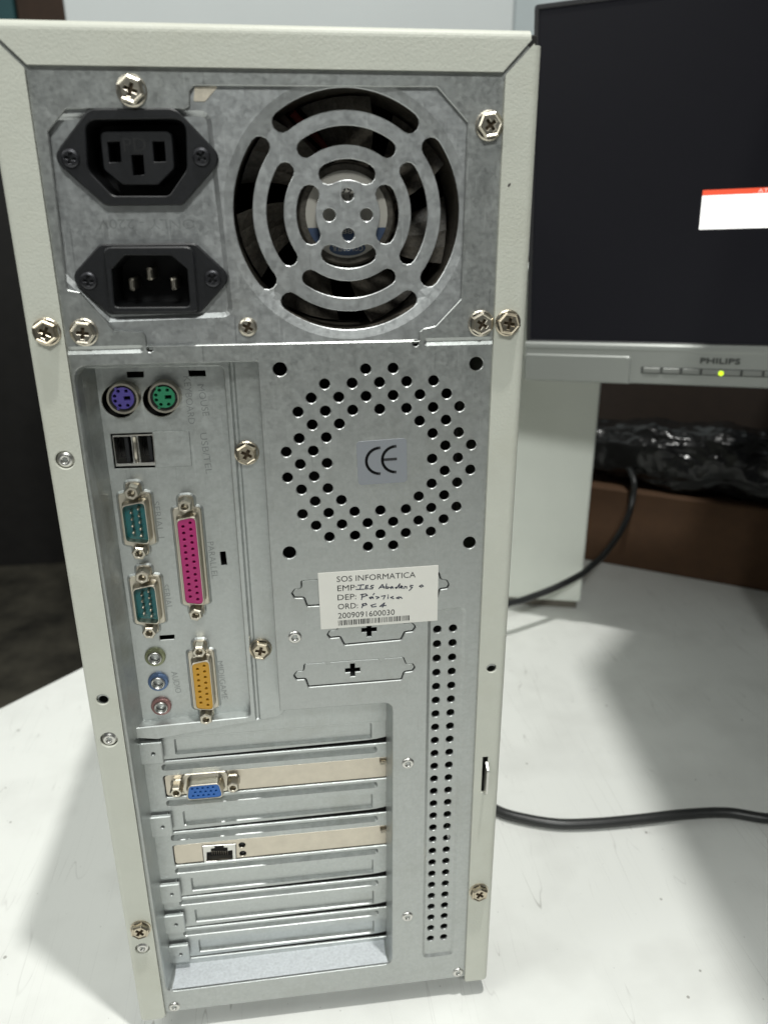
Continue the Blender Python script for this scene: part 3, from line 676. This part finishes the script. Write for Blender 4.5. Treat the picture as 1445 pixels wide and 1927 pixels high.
PS = link('power_supply', psu_pl.mesh(), M['psu'], T)
link('support_ledge', MB().box(at(276, 651)[0] + 0.5, at(789, 641)[0] - 0.5, 0.6, 4, -6.6, -5.2, 0.2).mesh(), M['galv'], PS)
pc = ppx([(366, 163), (412, 160), (386, 190), (364, 190)], 1.2)
link('insulation_patch', plate(rpoly(pc, 0.5), [], 1.15, 0.2, 0.05).mesh(), M['cream'], PS)
p0 = at(366, 412, YS); p1 = at(184, 412, YS)
link('stamped_text', text_mesh('ONLY - 220V', p0, p1, YS - 0.03, 3.0), M['stamp2'], PS)
# outlet (female) above, inlet (male) below
Yo = -0.6
outl = rpoly(ppx([(96, 297), (166, 203), (330, 202), (420, 297), (343, 386), (198, 387)], Yo), [4.5, 5, 5, 4.5, 3, 3], 6)
cav = rpoly(ppx([(160, 224), (349, 222), (352, 318), (318, 368), (212, 368), (165, 320)], Yo), [4, 4, 4, 3, 3, 4], 5)
def flange_screws(o, pts, y):
    for px, py, a in pts:
        x, z = at(px, py, y - 0.6); link('screw', SF, None, o, loc=(x, y, z), rot=(0, a, 0))
OUT = link('power_outlet', plate(outl, [cav], Yo, 3.0, 0.35, 0.5).mesh(), M['black'], T)
cavb = offset(cav, 0.05)
link('socket_well', MB().prism(cavb, Yo + 1, 20, (False, True)).mesh(), M['blackdeep'], OUT)
Yi = 0.4
ins = rpoly(ppx([(188, 247), (323, 246), (328, 316), (297, 347), (231, 347), (195, 318)], Yi), [2, 2, 2, 1, 1, 2], 4)
sl = [rpoly(ppx(k, Yi), 0.2, 2) for k in ([(202, 266), (225, 265), (228, 304), (206, 305)], [(287, 265), (309, 265), (312, 303), (290, 304)], [(247, 290), (269, 290), (272, 328), (251, 329)])]
link('socket_insert', plate(ins, sl, Yi, 14, 0.2, 0.3).mesh(), M['black'], OUT)
link('stamped_text', text_mesh('PD', at(234, 285, Yi), at(276, 284, Yi), Yi - 0.03, 4.0), M['blackdeep'], OUT)
flange_screws(OUT, ((132, 297, 0.2), (379, 294, 0.6)), Yo)
Yl = -0.2
inl = rpoly(ppx([(130, 523), (187, 459), (367, 457), (437, 522), (376, 590), (205, 592)], Yl), [4.5, 3, 3, 4.5, 3, 3], 6)
cav2 = rpoly(ppx([(234, 480), (322, 480), (352, 505), (358, 577), (215, 578), (210, 506)], Yl - 1.6), [1, 1, 1, 1.5, 1.5, 1], 4)
INL = link('power_inlet', plate(inl, [offset(cav2, 0.6)], Yl, 2.6, 0.3, 0.5).mesh(), M['black'], T)
rim = rpoly(ppx([(192, 464), (364, 463), (374, 587), (207, 589)], Yl - 1.6), [3, 3, 2, 2], 5)
link('socket_rim', plate(rim, [cav2], Yl - 1.6, 3.0, 0.35, 0.5).mesh(), M['black'], INL)
link('socket_well', MB().prism(cav2, Yl - 0.8, 17, (False, True)).mesh(), M['blackdeep'], INL)
for px, py in ((248, 535), (281.5, 515), (327, 534)):
    x, z = at(px, py, 3.0); link('contact_pin', MB().box(x - 0.95, x + 0.95, 2.5, 17, z - 2.1, z + 2.1, 0.5).mesh(), M['nickel'], INL)
flange_screws(INL, ((166, 528, 0.1), (400, 524, 0.75)), Yl)
# fan behind the grille
FN = link('cooling_fan', MB().lathe([(40.5, 6), (39.2, 6), (38.6, 8), (38.4, 28)], 48, GC, cap1=False).mesh(), M['blade'], T)
hub = link('fan_hub', MB().lathe([(17.0, 28), (17.0, 9.2), (16.2, 8.2), (0.01, 8.2)], 40, GC, cap1=False).mesh(), M['blade'], FN)
lab = link('hub_label', plate(circle(*GC, 14.2, 40), [], 8.0, 0.15, 0.0).mesh(), M['flabel'], FN)
z0 = GC[1] - 4.2
band = [(GC[0] + 14.21 * math.cos(t), GC[1] + 14.21 * math.sin(t)) for t in np.linspace(math.radians(180 + 17.2), math.radians(180 + 40), 8)] + [(GC[0] + 14.21 * math.cos(t), GC[1] + 14.21 * math.sin(t)) for t in np.linspace(math.radians(-40), math.radians(-17.2), 8)]
link('blue_band', plate(band, [], 7.9, 0.05, 0.0).mesh(), M['fblue'], lab)
ov = [(GC[0] + 6.4 * math.cos(t), GC[1] - 10.9 + 2.6 * math.sin(t)) for t in np.linspace(0, 2 * PI, 28, endpoint=False)]
link('blue_oval', plate(ov, [], 7.88, 0.05, 0.0).mesh(), M['fblue'], lab)
link('label_text', text_mesh('COLORFUL', (GC[0] + 5.4, GC[1] - 10.2), (GC[0] - 5.4, GC[1] - 10.2), 7.8, 1.7), M['flabel'], lab)
link('label_text', text_mesh('0880', (GC[0] - 4, GC[1] - 6.2), (GC[0] + 4, GC[1] - 6.2), 7.8, 1.6), M['flabel'], lab)
link('label_text', text_mesh('BALL FAN', (GC[0] - 6, GC[1] + 5.2), (GC[0] + 6, GC[1] + 5.2), 7.8, 1.2), M['ink'], lab)
link('label_text', text_mesh('99', (GC[0] - 2.0, GC[1] + 7.0), (GC[0] + 2.0, GC[1] + 7.0), 7.8, 2.2), M['ink'], lab)
for b in range(7):
    a0 = b * 2 * PI / 7 + 0.5; v = []; f = []; nr, na = 6, 5
    for sgn in (0, 1):
        for i in range(nr):
            r = 16.5 + (37.6 - 16.5) * i / (nr - 1)
            for j in range(na):
                s = j / (na - 1); ang = a0 + (s - 0.5) * 0.62 + 0.012 * (r - 16.5); yy = 9.5 + 14 * s + 2.2 * math.sin(PI * s) + sgn * 1.1
                v.append((GC[0] + r * math.cos(ang), yy, GC[1] + r * math.sin(ang)))
    for sgn in (0, 1):
        o_ = sgn * nr * na
        for i in range(nr - 1):
            for j in range(na - 1): q = o_ + i * na + j; f.append((q, q + 1, q + na + 1, q + na))
    m_ = nr * na
    bd_ = [j for j in range(na)] + [i * na + na - 1 for i in range(1, nr)] + [(nr - 1) * na + j for j in range(na - 2, -1, -1)] + [i * na for i in range(nr - 2, 0, -1)]
    for i in range(len(bd_)): a, c = bd_[i], bd_[(i + 1) % len(bd_)]; f.append((a, c, m_ + c, m_ + a))
    link('fan_blade', mesh(v, f), M['blade'], FN, smooth=False)
for (xa, za, xb, zb, mt) in ((-22, 34, 8, 4, 'wire'), (-17, 34, 10, 10, 'red'), (-12, 36, 16, 10, 'wire'), (-8, 37, 20, 14, 'red'), (30, 18, 12, -10, 'wire')):
    P = [(GC[0] + xa + (xb - xa) * t, 31 + 4 * math.sin(3 * t), GC[1] + za + (zb - za) * t) for t in np.linspace(0, 1, 8)]
    link('wire', MB().tube(P, 1.5, 8).mesh(), M[mt], FN, smooth=True)
for ang in (0.6, 2.55, 4.1, 5.55):
    c_, s_ = math.cos(ang), math.sin(ang)
    link('fan_strut', MB().tube([(GC[0] + 15 * c_, 27, GC[1] + 15 * s_), (GC[0] + 39 * c_, 27, GC[1] + 39 * s_)], 1.6, 8).mesh(), M['blade'], FN)
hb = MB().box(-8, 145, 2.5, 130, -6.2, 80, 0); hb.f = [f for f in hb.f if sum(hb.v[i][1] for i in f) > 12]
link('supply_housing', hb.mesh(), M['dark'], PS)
link('dark_backing_sheet', MB().box(50, 143, 55, 56, -322, -8).mesh(), M['dark'], T)  # dark sheet added to keep the view through the vent holes black

# --- recessed tray: walls lofted from the opening back to the tray
def loft(loops_y):
    v = []; f = []; n = len(loops_y[0][0])
    for L, y in loops_y: v += [(x, y, z) for x, z in L]
    for k in range(len(loops_y) - 1):
        for i in range(n): j = (i + 1) % n; f.append((k * n + i, k * n + j, k * n + n + j, k * n + n + i))
    return mesh(v, f)
def shift(L, dl, dr, dt, db):
    out = []
    for x, z in L:
        nx = x + dl * max(0.0, min(1.0, (12 - x) / 14)) - dr * max(0.0, min(1.0, (x - 98) / 7)); nz = z + db * max(0.0, min(1.0, (-303 - z) / 9)) - dt * max(0.0, min(1.0, (z + 18) / 6)); out.append((nx, nz))
    return out
TRAY = link('tray_walls', loft([(io_open, 0.25), (shift(io_open, 0.3, 0.2, 0.3, 0), 1.2), (shift(io_open, 0.6, 0.5, 0.8, -0.6), 8), (shift(io_open, 0.9, 0.8, 1.2, -1.2), 12), (shift(io_open, 1.2, 1, 1.5, -1.8), 15.4)]), M['tray'], T)
fx_ = [(-4.3, 0.7), (104.9, 0.7), (104.3, 15.2), (-3.6, 15.2)]
fl_v = [(x, y, -311.9 - 0.1 * y - (1.4 if x < 0 else 0)) for x, y in fx_]
link('tray_floor', mesh(fl_v, [(0, 1, 2, 3)]), M['zinc'], TRAY)
# slot panel
Yp = 15.0
zb_ = [-190.6 - 20.1 * i for i in range(7)]
slots = [rpoly(rect(3.6, 108, z, z + 12.0), [1.2, 0.3, 0.3, 1.2]) for z in zb_]
def capsule(x0, x1, z, hw): return rpoly(rect(x0, x1, z - hw, z + hw), hw * 0.98, 4)
groove = [(capsule(3.4, 100.5, z - 3.3, 1.8), 2.1, 1.1) for z in zb_[:-1]]
link('slot_panel', plate([(-6, -320), (109, -320), (109, -150), (-6, -150)], slots, Yp, 1.0, 0.35, 0.0, emboss=groove).mesh(), M['tray'], TRAY)
tabs = {0: (284.6, 1419), 2: (302.6, 1557), 4: (319.7, 1683.7), 5: (328, 1741), 6: (337, 1797)}
for i in range(7):
    z = zb_[i]
    if i in (1, 3): continue
    ol = [(3.9, z + 0.25), (40, z + 0.8), (96, z + 1.7), (100, z + 2.0), (107.5, z + 3.2), (107.5, z + 13), (3.9, z + 13)]
    em = rpoly(rect(10.0, 98.2, z + 2.6, z + 11.0), 0.8, 3)
    SC = link('slot_cover', plate(ol, [], 15.7, 0.8, 0.2, emboss=[(em, 1.5, 0.7)]).mesh(), M['tray'], T)
    cx, cz = at(*tabs[i], 12.2)
    tp = rpoly(rect(cx - 5.2, cx + 4.9, cz - 5.8, cz + 5.6), [1.5, 0.4, 0.4, 1.5], 4)
    link('screw_tab', plate(tp, [circle(cx + 0.8, cz - 0.2, 0.7, 12)], 12.2, 1.6, 0.35, 0.4).mesh(), M['tray'], SC)
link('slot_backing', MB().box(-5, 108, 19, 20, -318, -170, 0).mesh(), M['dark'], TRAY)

# I/O frame (strip with screws) and shield
Yf = 9.0; Ysh = 14.0
SX0, SX1, SZ0, SZ1 = -1.2, 44.4, -170.6, -15.2
fr_hole = rpoly([(SX0 - 0.3, SZ0 + 3.0), (SX1 + 0.4, SZ0 + 4.2), (SX1 + 0.4, SZ1 + 0.9), (SX0 - 0.3, SZ1 + 1.4)], [0.4, 2.2, 2.2, 0.4], 4)
ridge = rpoly(rect(SX1 + 2.2, SX1 + 4.6, SZ0 + 2, SZ1 + 3), 1.0, 3)
fr_out = [(-5.2, -9), (60.2, -9)] + rpoly([(60.2, -9), (60.0, -164.6), (57.0, -167.5), (4.5, -174.2), (-5.2, -172.6), (-5.2, -170)], [0, 1, 3, 3, 0, 0], 4)[1:-1]
fr_in = [(-5.2, SZ0 + 3.0)] + rpoly([(-5.2, SZ0 + 3.0), (SX1 + 0.4, SZ0 + 4.2), (SX1 + 0.4, SZ1 + 0.9), (-5.2, SZ1 + 1.4)], [0, 2.2, 2.2, 0], 4)[1:-1] + [(-5.2, SZ1 + 1.4)]
IOF = link('io_frame', plate(fr_out + fr_in, [], Yf, 5.5, 0.35, emboss=[(ridge, 0.9, 0.8)]).mesh(), M['tray'], T)
link('recess_side', mesh([(-5.0, 3.0, -12), (-4.6, 6.5, -12), (-1.5, 13.9, -12), (-5.0, 3.0, -172), (-4.6, 6.5, -172), (-1.5, 13.9, -172)], [(0, 1, 4, 3), (1, 2, 5, 4)]), M['tray'], TRAY)
for px, py, a in ((464, 856, 0.5), (490, 1227, 0.25)): screw(SHR, px, py, Yf, 2.8, T, a)
def pxr(x0, y0, x1, y1, Y):   # axis aligned mm rectangle from two pixel corners
    a, b = at(x0, y0, Y), at(x1, y1, Y); return rect(min(a[0], b[0]), max(a[0], b[0]), min(a[1], b[1]), max(a[1], b[1]))
slit = [rpoly(ppx(k, Ysh), 0.15, 1) for k in ([(238, 700), (270, 699), (270, 710), (239, 711)], [(354, 697), (386, 697), (387, 708), (356, 708)], [(414, 1039), (424, 1038), (427, 1063), (417, 1064)], [(300, 1197), (328, 1195), (328, 1203), (301, 1205)], [(415, 1344), (441, 1342), (442, 1350), (416, 1352)])]
ps2 = [at(224, 755, Ysh), at(301, 753, Ysh)]
ps2h = [circle(c[0], c[1], 6.2, 28) for c in ps2]
usb = ppx([(208, 817), (286, 814), (292, 880), (216, 882)], Ysh)
sh_holes = slit + ps2h + [usb]
ports = []   # D-sub openings
def dshape(a, b, r=1.9, slope=10.0, seg=4):
    t = 2 * b * math.tan(math.radians(slope)); return rpoly([(-a, b), (-(a - t), -b), (a - t, -b), (a, b)], r, seg)      # (u, v): wide side at +v
class Frame2:
    def __init__(self, c, vert): self.c = c; self.vert = vert
    def __call__(self, P): return [(self.c[0] + v, self.c[1] - u) if self.vert else (self.c[0] + u, self.c[1] - v) for u, v in P]
def flange_shape(sp, L, Wd):
    e = sp / 2 + 3.0
    return rpoly([(-e, -3.1), (-L / 2 - 2.2, -3.1), (-L / 2 - 1.4, -Wd / 2), (L / 2 + 1.4, -Wd / 2), (L / 2 + 2.2, -3.1), (e, -3.1), (e, 3.1), (L / 2 + 2.2, 3.1), (L / 2 + 1.4, Wd / 2), (-L / 2 - 1.4, Wd / 2), (-L / 2 - 2.2, 3.1), (-e, 3.1)], [2.8, .6, 1.5, 1.5, .6, 2.8, 2.8, .6, 1.5, 1.5, .6, 2.8], 4)
HEX = MB()
hxp = [(2.85 * math.cos(k * PI / 3), 2.85 * math.sin(k * PI / 3)) for k in range(6)]
HEX.prism(hxp, 0, -4.6, (False, False)); HEX.add([(x, -4.6, z) for x, z in hxp] + [(x * 0.86, -5.1, z * 0.86) for x, z in hxp], [(i, (i + 1) % 6, 6 + (i + 1) % 6, 6 + i) for i in range(6)])
plate([(x * 0.86, z * 0.86) for x, z in hxp], [circle(0, 0, 1.35, 14)], -5.1, 3.2, 0.2, 0.0, mb=HEX); HEX.prism(circle(0, 0, 1.4, 14), -2.0, -1.9)
HEX = HEX.mesh(); HEX.materials.append(M['nickel'])
rims = []
def dsub(name, a_px, b_px, tip, base, sp, L, Wd, male, colr, rows, pitch, vert=True, rowgap=2.84):
    A_, B_ = Vector(at(*a_px, tip)), Vector(at(*b_px, tip)); c = (A_ + B_) / 2; fr = Frame2((c.x, c.y), vert)
    shell_h = tip - 0.3
    fl_ = fr(flange_shape(sp, L, Wd + 3.2))
    if vert: rims.append(fl_)
    P = link(name, plate(fl_, [], base - (1.1 if vert else 0.7), 1.2, 0.4).mesh(), M['nickel'], T)
    outer = dshape(L / 2, Wd / 2); inner = dshape(L / 2 - 0.55, Wd / 2 - 0.5)
    mb = MB(); n = len(outer)
    rings = [(offset(outer, 0.9), base - 0.6), (offset(outer, 0.15), base - 1.6), (outer, base - 2.6), (outer, shell_h + 0.25), (offset(outer, -0.22), shell_h), (inner, shell_h), (inner, base - 1)]
    v = []; f = []
    for Lp, y in rings: v += [(x, y, z) for x, z in fr(ccw(Lp))]
    for k in range(len(rings) - 1):
        for i in range(n): j = (i + 1) % n; f.append((k * n + i, k * n + j, k * n + n + j, k * n + n + i))
    link('connector_shell', mb.add(v, f).mesh(), M['nickel'], P)
    pins = []
    for ri, cnt in enumerate(rows):
        vv_ = (ri - (len(rows) - 1) / 2) * rowgap
        sh_ = (0.25 * pitch * (1 if ri % 2 else -1)) if len(rows) == 3 else 0
        for k in range(cnt): pins.append(((k - (cnt - 1) / 2) * pitch + sh_, vv_))
    if male:
        link('insert', plate(fr(offset(inner, 0.1)), [], shell_h + 3.6, 0.5, 0.0).mesh(), colr, P)
        pm = MB().lathe([(0.55, 0), (0.55, -2.4), (0.3, -2.9), (0.05, -3.0)], 10, cap1=False).mesh(); pm.materials.append(M['bracket'])
        for q in pins:
            x, z = fr([q])[0]; link('pin', pm, None, P, loc=(x, shell_h + 3.6, z), smooth=True)
    else:
        link('insert', plate(fr(offset(inner, -0.05)), [circle(*fr([q])[0], 0.62 if len(rows) == 2 else 0.52, 10) for q in pins], shell_h + 0.15, 4.0, 0.12, 0.1).mesh(), colr, P)
        link('insert_back', plate(fr(offset(inner, -0.2)), [], shell_h + 3.0, 0.3, 0.0).mesh(), M['dark'], P)
    for s_ in (-1, 1):
        x, z = fr([(s_ * sp / 2, 0)])[0]; link('standoff', HEX, None, P, loc=(x, base - (1.1 if vert else 0.7), z), rot=(0, random.uniform(0, 1), 0))
    return P
Bs = Ysh
dsub('serial_port', (248, 928), (261.5, 1041), 8.6, Bs, 24.99, 18.4, 9.4, True, M['teal'], (4, 5), 2.77)
dsub('serial_port', (267, 1087), (282, 1190), 8.6, Bs, 24.99, 18.4, 9.4, True, M['teal'], (4, 5), 2.77)
dsub('parallel_port', (347.5, 953), (368.5, 1157), 8.6, Bs, 47.04, 39.2, 8.0, False, M['magenta'], (12, 13), 2.77)
dsub('game_port', (374, 1228), (388.5, 1352), 8.6, Bs, 33.32, 25.4, 8.0, False, M['yellow'], (7, 8), 2.77)
# shield sheet
SHD = link('io_shield', plate(rect(SX0 - 1.2, SX1 + 1.5, SZ0 - 1, SZ1 + 2), sh_holes, Ysh, 0.6, 0.22, 0.0, emboss=[(offset(r_, 0.8), -0.6, 0.7) for r_ in rims]).mesh(), M['tray'], T)
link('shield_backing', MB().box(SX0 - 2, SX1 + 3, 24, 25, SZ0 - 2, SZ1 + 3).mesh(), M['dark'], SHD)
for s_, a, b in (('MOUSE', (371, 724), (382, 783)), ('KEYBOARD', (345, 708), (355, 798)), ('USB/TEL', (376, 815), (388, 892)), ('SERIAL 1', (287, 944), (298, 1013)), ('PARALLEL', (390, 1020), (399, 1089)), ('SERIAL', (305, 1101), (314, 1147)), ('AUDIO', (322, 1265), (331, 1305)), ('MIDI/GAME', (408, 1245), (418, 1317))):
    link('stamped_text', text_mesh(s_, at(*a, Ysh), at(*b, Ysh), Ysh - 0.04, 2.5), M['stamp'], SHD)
blk = ppx([(286, 813), (356, 811), (361, 877), (292, 880)], Ysh - 0.4)
link('blank_plate', plate(rpoly(blk, 0.3, 2), [], Ysh - 0.45, 0.5, 0.15).mesh(), M['tray'], SHD)
# PS/2 sockets
for (px, py), mt in (((231, 750), M['purple']), ((308.5, 748), M['green'])):
    x, z = at(px, py, 9.6)
    P = link('ps2_port', MB().lathe([(6.0, 14.6), (5.75, 9.6), (5.55, 9.3), (4.9, 9.3), (4.8, 12)], 32, (x, z), cap1=False).mesh(), M['nickel'], T)
    hs = [circle(x + 3.0 * math.cos(t), z + 3.0 * math.sin(t), 0.62, 10) for t in (math.radians(k) for k in (62, 118, 180 - 18, 180 + 18, 242, 298))] + [rect(x + 0.3, x + 2.6, z - 0.75, z + 0.75)]
    oc = circle(x, z, 4.0, 28)
    link('insert', plate(oc, hs, 9.9, 3, 0.1).mesh(), mt, P)
    link('insert_ring', MB().lathe([(4.85, 10.6), (3.95, 10.6)], 28, (x, z), cap1=False).mesh(), M['blackdeep'], P)
    for t, w_ in ((0, 1.5), (2.1, 0.9), (4.2, 0.9)):
        tx, tz = x + 4.35 * math.cos(t), z + 4.35 * math.sin(t); link('key_lug', MB().box(tx - 0.45, tx + 0.45, 9.9, 12, tz - w_ / 2, tz + w_ / 2).mesh(), mt if t else M['blackdeep'], P)
    link('insert_back', plate(circle(x, z, 4.7, 20), [], 12.5, 0.3, 0.0).mesh(), M['dark'], P)
# USB pair
ub = ppx([(211, 820), (288, 817), (293, 876), (218, 878)], 13.2)
uw = [rpoly(ppx([(213, 823), (245, 822), (251, 872), (220, 873)], 13.2), 0.3, 1), rpoly(ppx([(259, 821), (286, 820), (291, 870), (266, 871)], 13.2), 0.3, 1)]
U = link('usb_port', plate(ub, uw, 13.2, 9, 0.25).mesh(), M['steel'], T)
qa, qb = at(252, 824, 12.4), at(258, 870, 12.4)
link('shell_spring', MB().tube([(qa[0], 13.2, qa[1]), (qa[0] + 0.1, 12.3, qa[1] - 2.5), ((qa[0] + qb[0]) / 2, 12.2, (qa[1] + qb[1]) / 2), (qb[0] - 0.1, 12.3, qb[1] + 2.5), (qb[0], 13.2, qb[1])], 0.9, 10).mesh(), M['nickel'], U, smooth=True)
for k in uw:
    c = (np.min(k, 0) + np.max(k, 0)) / 2; link('tongue', MB().box(c[0] + 0.4, c[0] + 2.0, 14.5, 23, c[1] - 5.2, c[1] + 5.2, 0.2).mesh(), M['black'], U)
link('usb_well', MB().box(ub[0][0] - 1, ub[1][0] + 1, 22.5, 23.5, ub[2][1] - 1, ub[0][1] + 1).mesh(), M['dark'], U)
# audio jacks
for (px, py), mt in (((291, 1240), M['jgreen']), ((297, 1287), M['jblue']), ((302.6, 1333), M['jpink'])):
    x, z = at(px, py, 12.0)
    J = link('audio_jack', MB().lathe([(4.3, 14.05), (4.3, 13.2), (4.0, 12.6), (3.2, 12.3), (2.9, 12.6)], 30, (x, z), cap1=False).mesh(), mt, T, smooth=False)
    link('jack_barrel', MB().lathe([(2.95, 12.7), (2.8, 12.0), (2.5, 11.8), (2.1, 12.1), (2.05, 13.5)], 24, (x, z), cap1=False).mesh(), M['steel'], J, smooth=False)
    link('jack_hole', MB().lathe([(2.1, 13.2), (2.0, 19)], 20, (x, z), cap1=True).mesh(), M['dark'], J)

# --- cards
def card(name, i, hs=()):
    z = zb_[i]; return link(name, plate(rpoly(rect(3.9, 107.5, z + 0.25, z + 11.7), [1.6, 0.3, 0.3, 1.6], 4), hs, 15.8, 0.8, 0.2).mesh(), M['bracket'], T)
VG = card('graphics_card_bracket', 1)
NT_z = zb_[3]
rj = ppx([(380, 1592), (444, 1588), (445, 1624), (384, 1627)], 15.6)
leds = [at(455.5, 1591, 15.8), at(457, 1607, 15.8)]
NB = card('network_card_bracket', 3, [rpoly(rj, 0.3, 2)] + [circle(c[0], c[1], 1.55, 16) for c in leds])
for c in leds: link('indicator_lamp', MB().lathe([(1.5, 17.2), (1.2, 16.8), (0.5, 16.6)], 14, c).mesh(), M['black'], NB)
yj = 15.4
ro_ = offset(rj, -0.15)
ha = [(389, 1622), (389, 1605), (397, 1604), (397, 1598), (404, 1597), (404, 1593), (421, 1592), (421, 1596), (428, 1596), (428, 1602), (437, 1601), (438, 1620)]
hw = ppx(ha, yj)
link('jack_frame', plate(ro_, [hw], yj, 9, 0.15).mesh(), M['steel'], NB)
link('jack_well', plate(offset(rj, -0.3), [], 23.5, 0.3, 0.0).mesh(), M['dark'], NB)
for k in range(8):
    x, z = at(399 + k * 4.2, 1603, 17); x1, z1 = at(399 + k * 4.2, 1617, 17); link('contact_wire', MB().tube([(x, 17.0, z), (x1, 19.5, z1)], 0.22, 6).mesh(), M['bracket'], NB)
for i, o_ in ((1, VG), (3, NB)):
    z = zb_[i] + 9.2; mb = MB()
    for k in range(5): mb.lathe([(1.0, 0), (1.25, 0.4), (1.0, 0.8)], 12, cap0=True)
    prf = []
    for k in range(6): prf += [(0.95, k * 0.9), (1.3, k * 0.9 + 0.45)]
    link('threaded_spring', MB().lathe(prf, 12, cap0=True).mesh(), M['nickel'], o_, loc=(101.6, 15.0, z), rot=(0, 0, -PI / 2))
dsub('vga_port', (332, 1495), (437, 1485), 9.6, 15.8, 24.99, 16.6, 8.2, False, M['blue'], (5, 5, 5), 2.29, False, 1.98)

# --- stickers
cs = rpoly(ppx([(670, 831), (765, 824), (766, 907), (674, 913)], -0.05), 1.6, 4)
CE = link('ce_sticker', plate(cs, [], -0.12, 0.12, 0.04).mesh(), M['silver'], T)
def arcs(c, r, a0, a1, sx, n=18): return [(c[0] + sx * r * math.cos(t), c[1] + r * math.sin(t)) for t in np.linspace(a0, a1, n)]
mb = MB(); rC = 5.1
c1 = Vector(at(716, 867, -0.15)); c2 = Vector(at(746, 864, -0.15))
for c in (c1, c2): stroke([arcs((c.x - 0.2, c.y), rC, math.radians(92), math.radians(268), 1.02)], -0.17, 1.05, mb)
stroke([[(c2.x - 5.0, c2.y), (c2.x - 0.2, c2.y + 0.1)]], -0.17, 1.05, mb)
link('ce_mark', mb.mesh(), M['ink'], CE)
YL = -0.25
lb = ppx([(598, 1079), (825, 1064), (823, 1168), (604, 1185)], YL)
LB = link('paper_label', plate(lb, [], YL, 0.2, 0.03).mesh(), M['paper'], T)
def c2p(x, y): return at(x / 3.141 + 500, y / 3.141 + 1040, YL)
for s_, a, b, hh in (('SOS INFORMATICA', (420, 174), (885, 146), 2.45), ('EMP:', (424, 228), (538, 221), 2.45), ('DEP:', (425, 282), (535, 275), 2.45), ('ORD:', (427, 336), (545, 328), 2.45), ('2009091600030', (428, 390), (762, 367), 2.5)):
    link('printed_text', text_mesh(s_, c2p(*a), c2p(*b), YL - 0.04, hh), M['ink'], LB)
hand = [[(535, 218), (580, 216)], [(562, 192), (557, 217)], [(545, 193), (580, 190)], [(606, 193), (592, 195), (588, 215), (606, 213)], [(590, 205), (603, 203)], [(638, 193), (624, 195), (621, 202), (634, 206), (630, 214), (613, 214)],
        [(668, 213), (690, 188), (700, 211)], [(674, 205), (702, 203)], [(714, 185), (709, 210), (722, 212), (728, 204), (712, 202)], [(747, 200), (735, 206), (741, 212), (750, 203), (753, 211)], [(778, 203), (765, 207), (772, 212), (792, 184), (787, 210)], [(795, 206), (809, 200), (800, 196), (795, 208), (811, 210)], [(818, 212), (822, 200), (832, 202), (833, 211)], [(870, 194), (855, 194), (853, 202), (866, 205), (858, 215), (847, 224)], [(915, 194), (908, 199), (918, 204), (931, 198), (922, 191), (913, 195)],
        [(572, 245), (566, 278)], [(560, 249), (590, 244), (601, 252), (570, 263)], [(627, 261), (612, 266), (620, 273), (633, 262), (636, 272)], [(642, 241), (634, 250)], [(650, 260), (670, 264), (655, 273)], [(683, 258), (706, 254), (695, 275)], [(723, 260), (722, 272)], [(722, 250), (724, 252)], [(753, 259), (738, 266), (756, 272)], [(788, 261), (772, 268), (785, 272), (796, 262), (806, 271)],
        [(576, 302), (568, 326)], [(568, 305), (592, 300), (597, 308), (573, 315)], [(650, 303), (622, 312), (630, 322), (653, 318)], [(702, 297), (674, 318), (711, 312)], [(702, 297), (690, 323)]]
link('handwriting', stroke([[c2p(*q) for q in P] for P in hand], YL - 0.05, 0.42).mesh(), M['pen'], LB)
mb = MB(); rb = random.Random(11); t = 0.0
q0, q1 = Vector(c2p(428, 402)), Vector(c2p(842, 371)); q2 = Vector(c2p(430, 432)); ln = (q1 - q0).length; d = (q1 - q0).normalized(); dn = q2 - q0
while t < ln:
    w_ = rb.choice((0.22, 0.22, 0.45)); a = q0 + d * t; b = a + d * w_
    mb.add([(k.x, YL - 0.05, k.y) for k in (a, b, b + dn, a + dn)], [(0, 1, 2, 3)]); t += w_ + rb.choice((0.2, 0.25, 0.42))
link('barcode', mb.mesh(), M['ink'], LB)
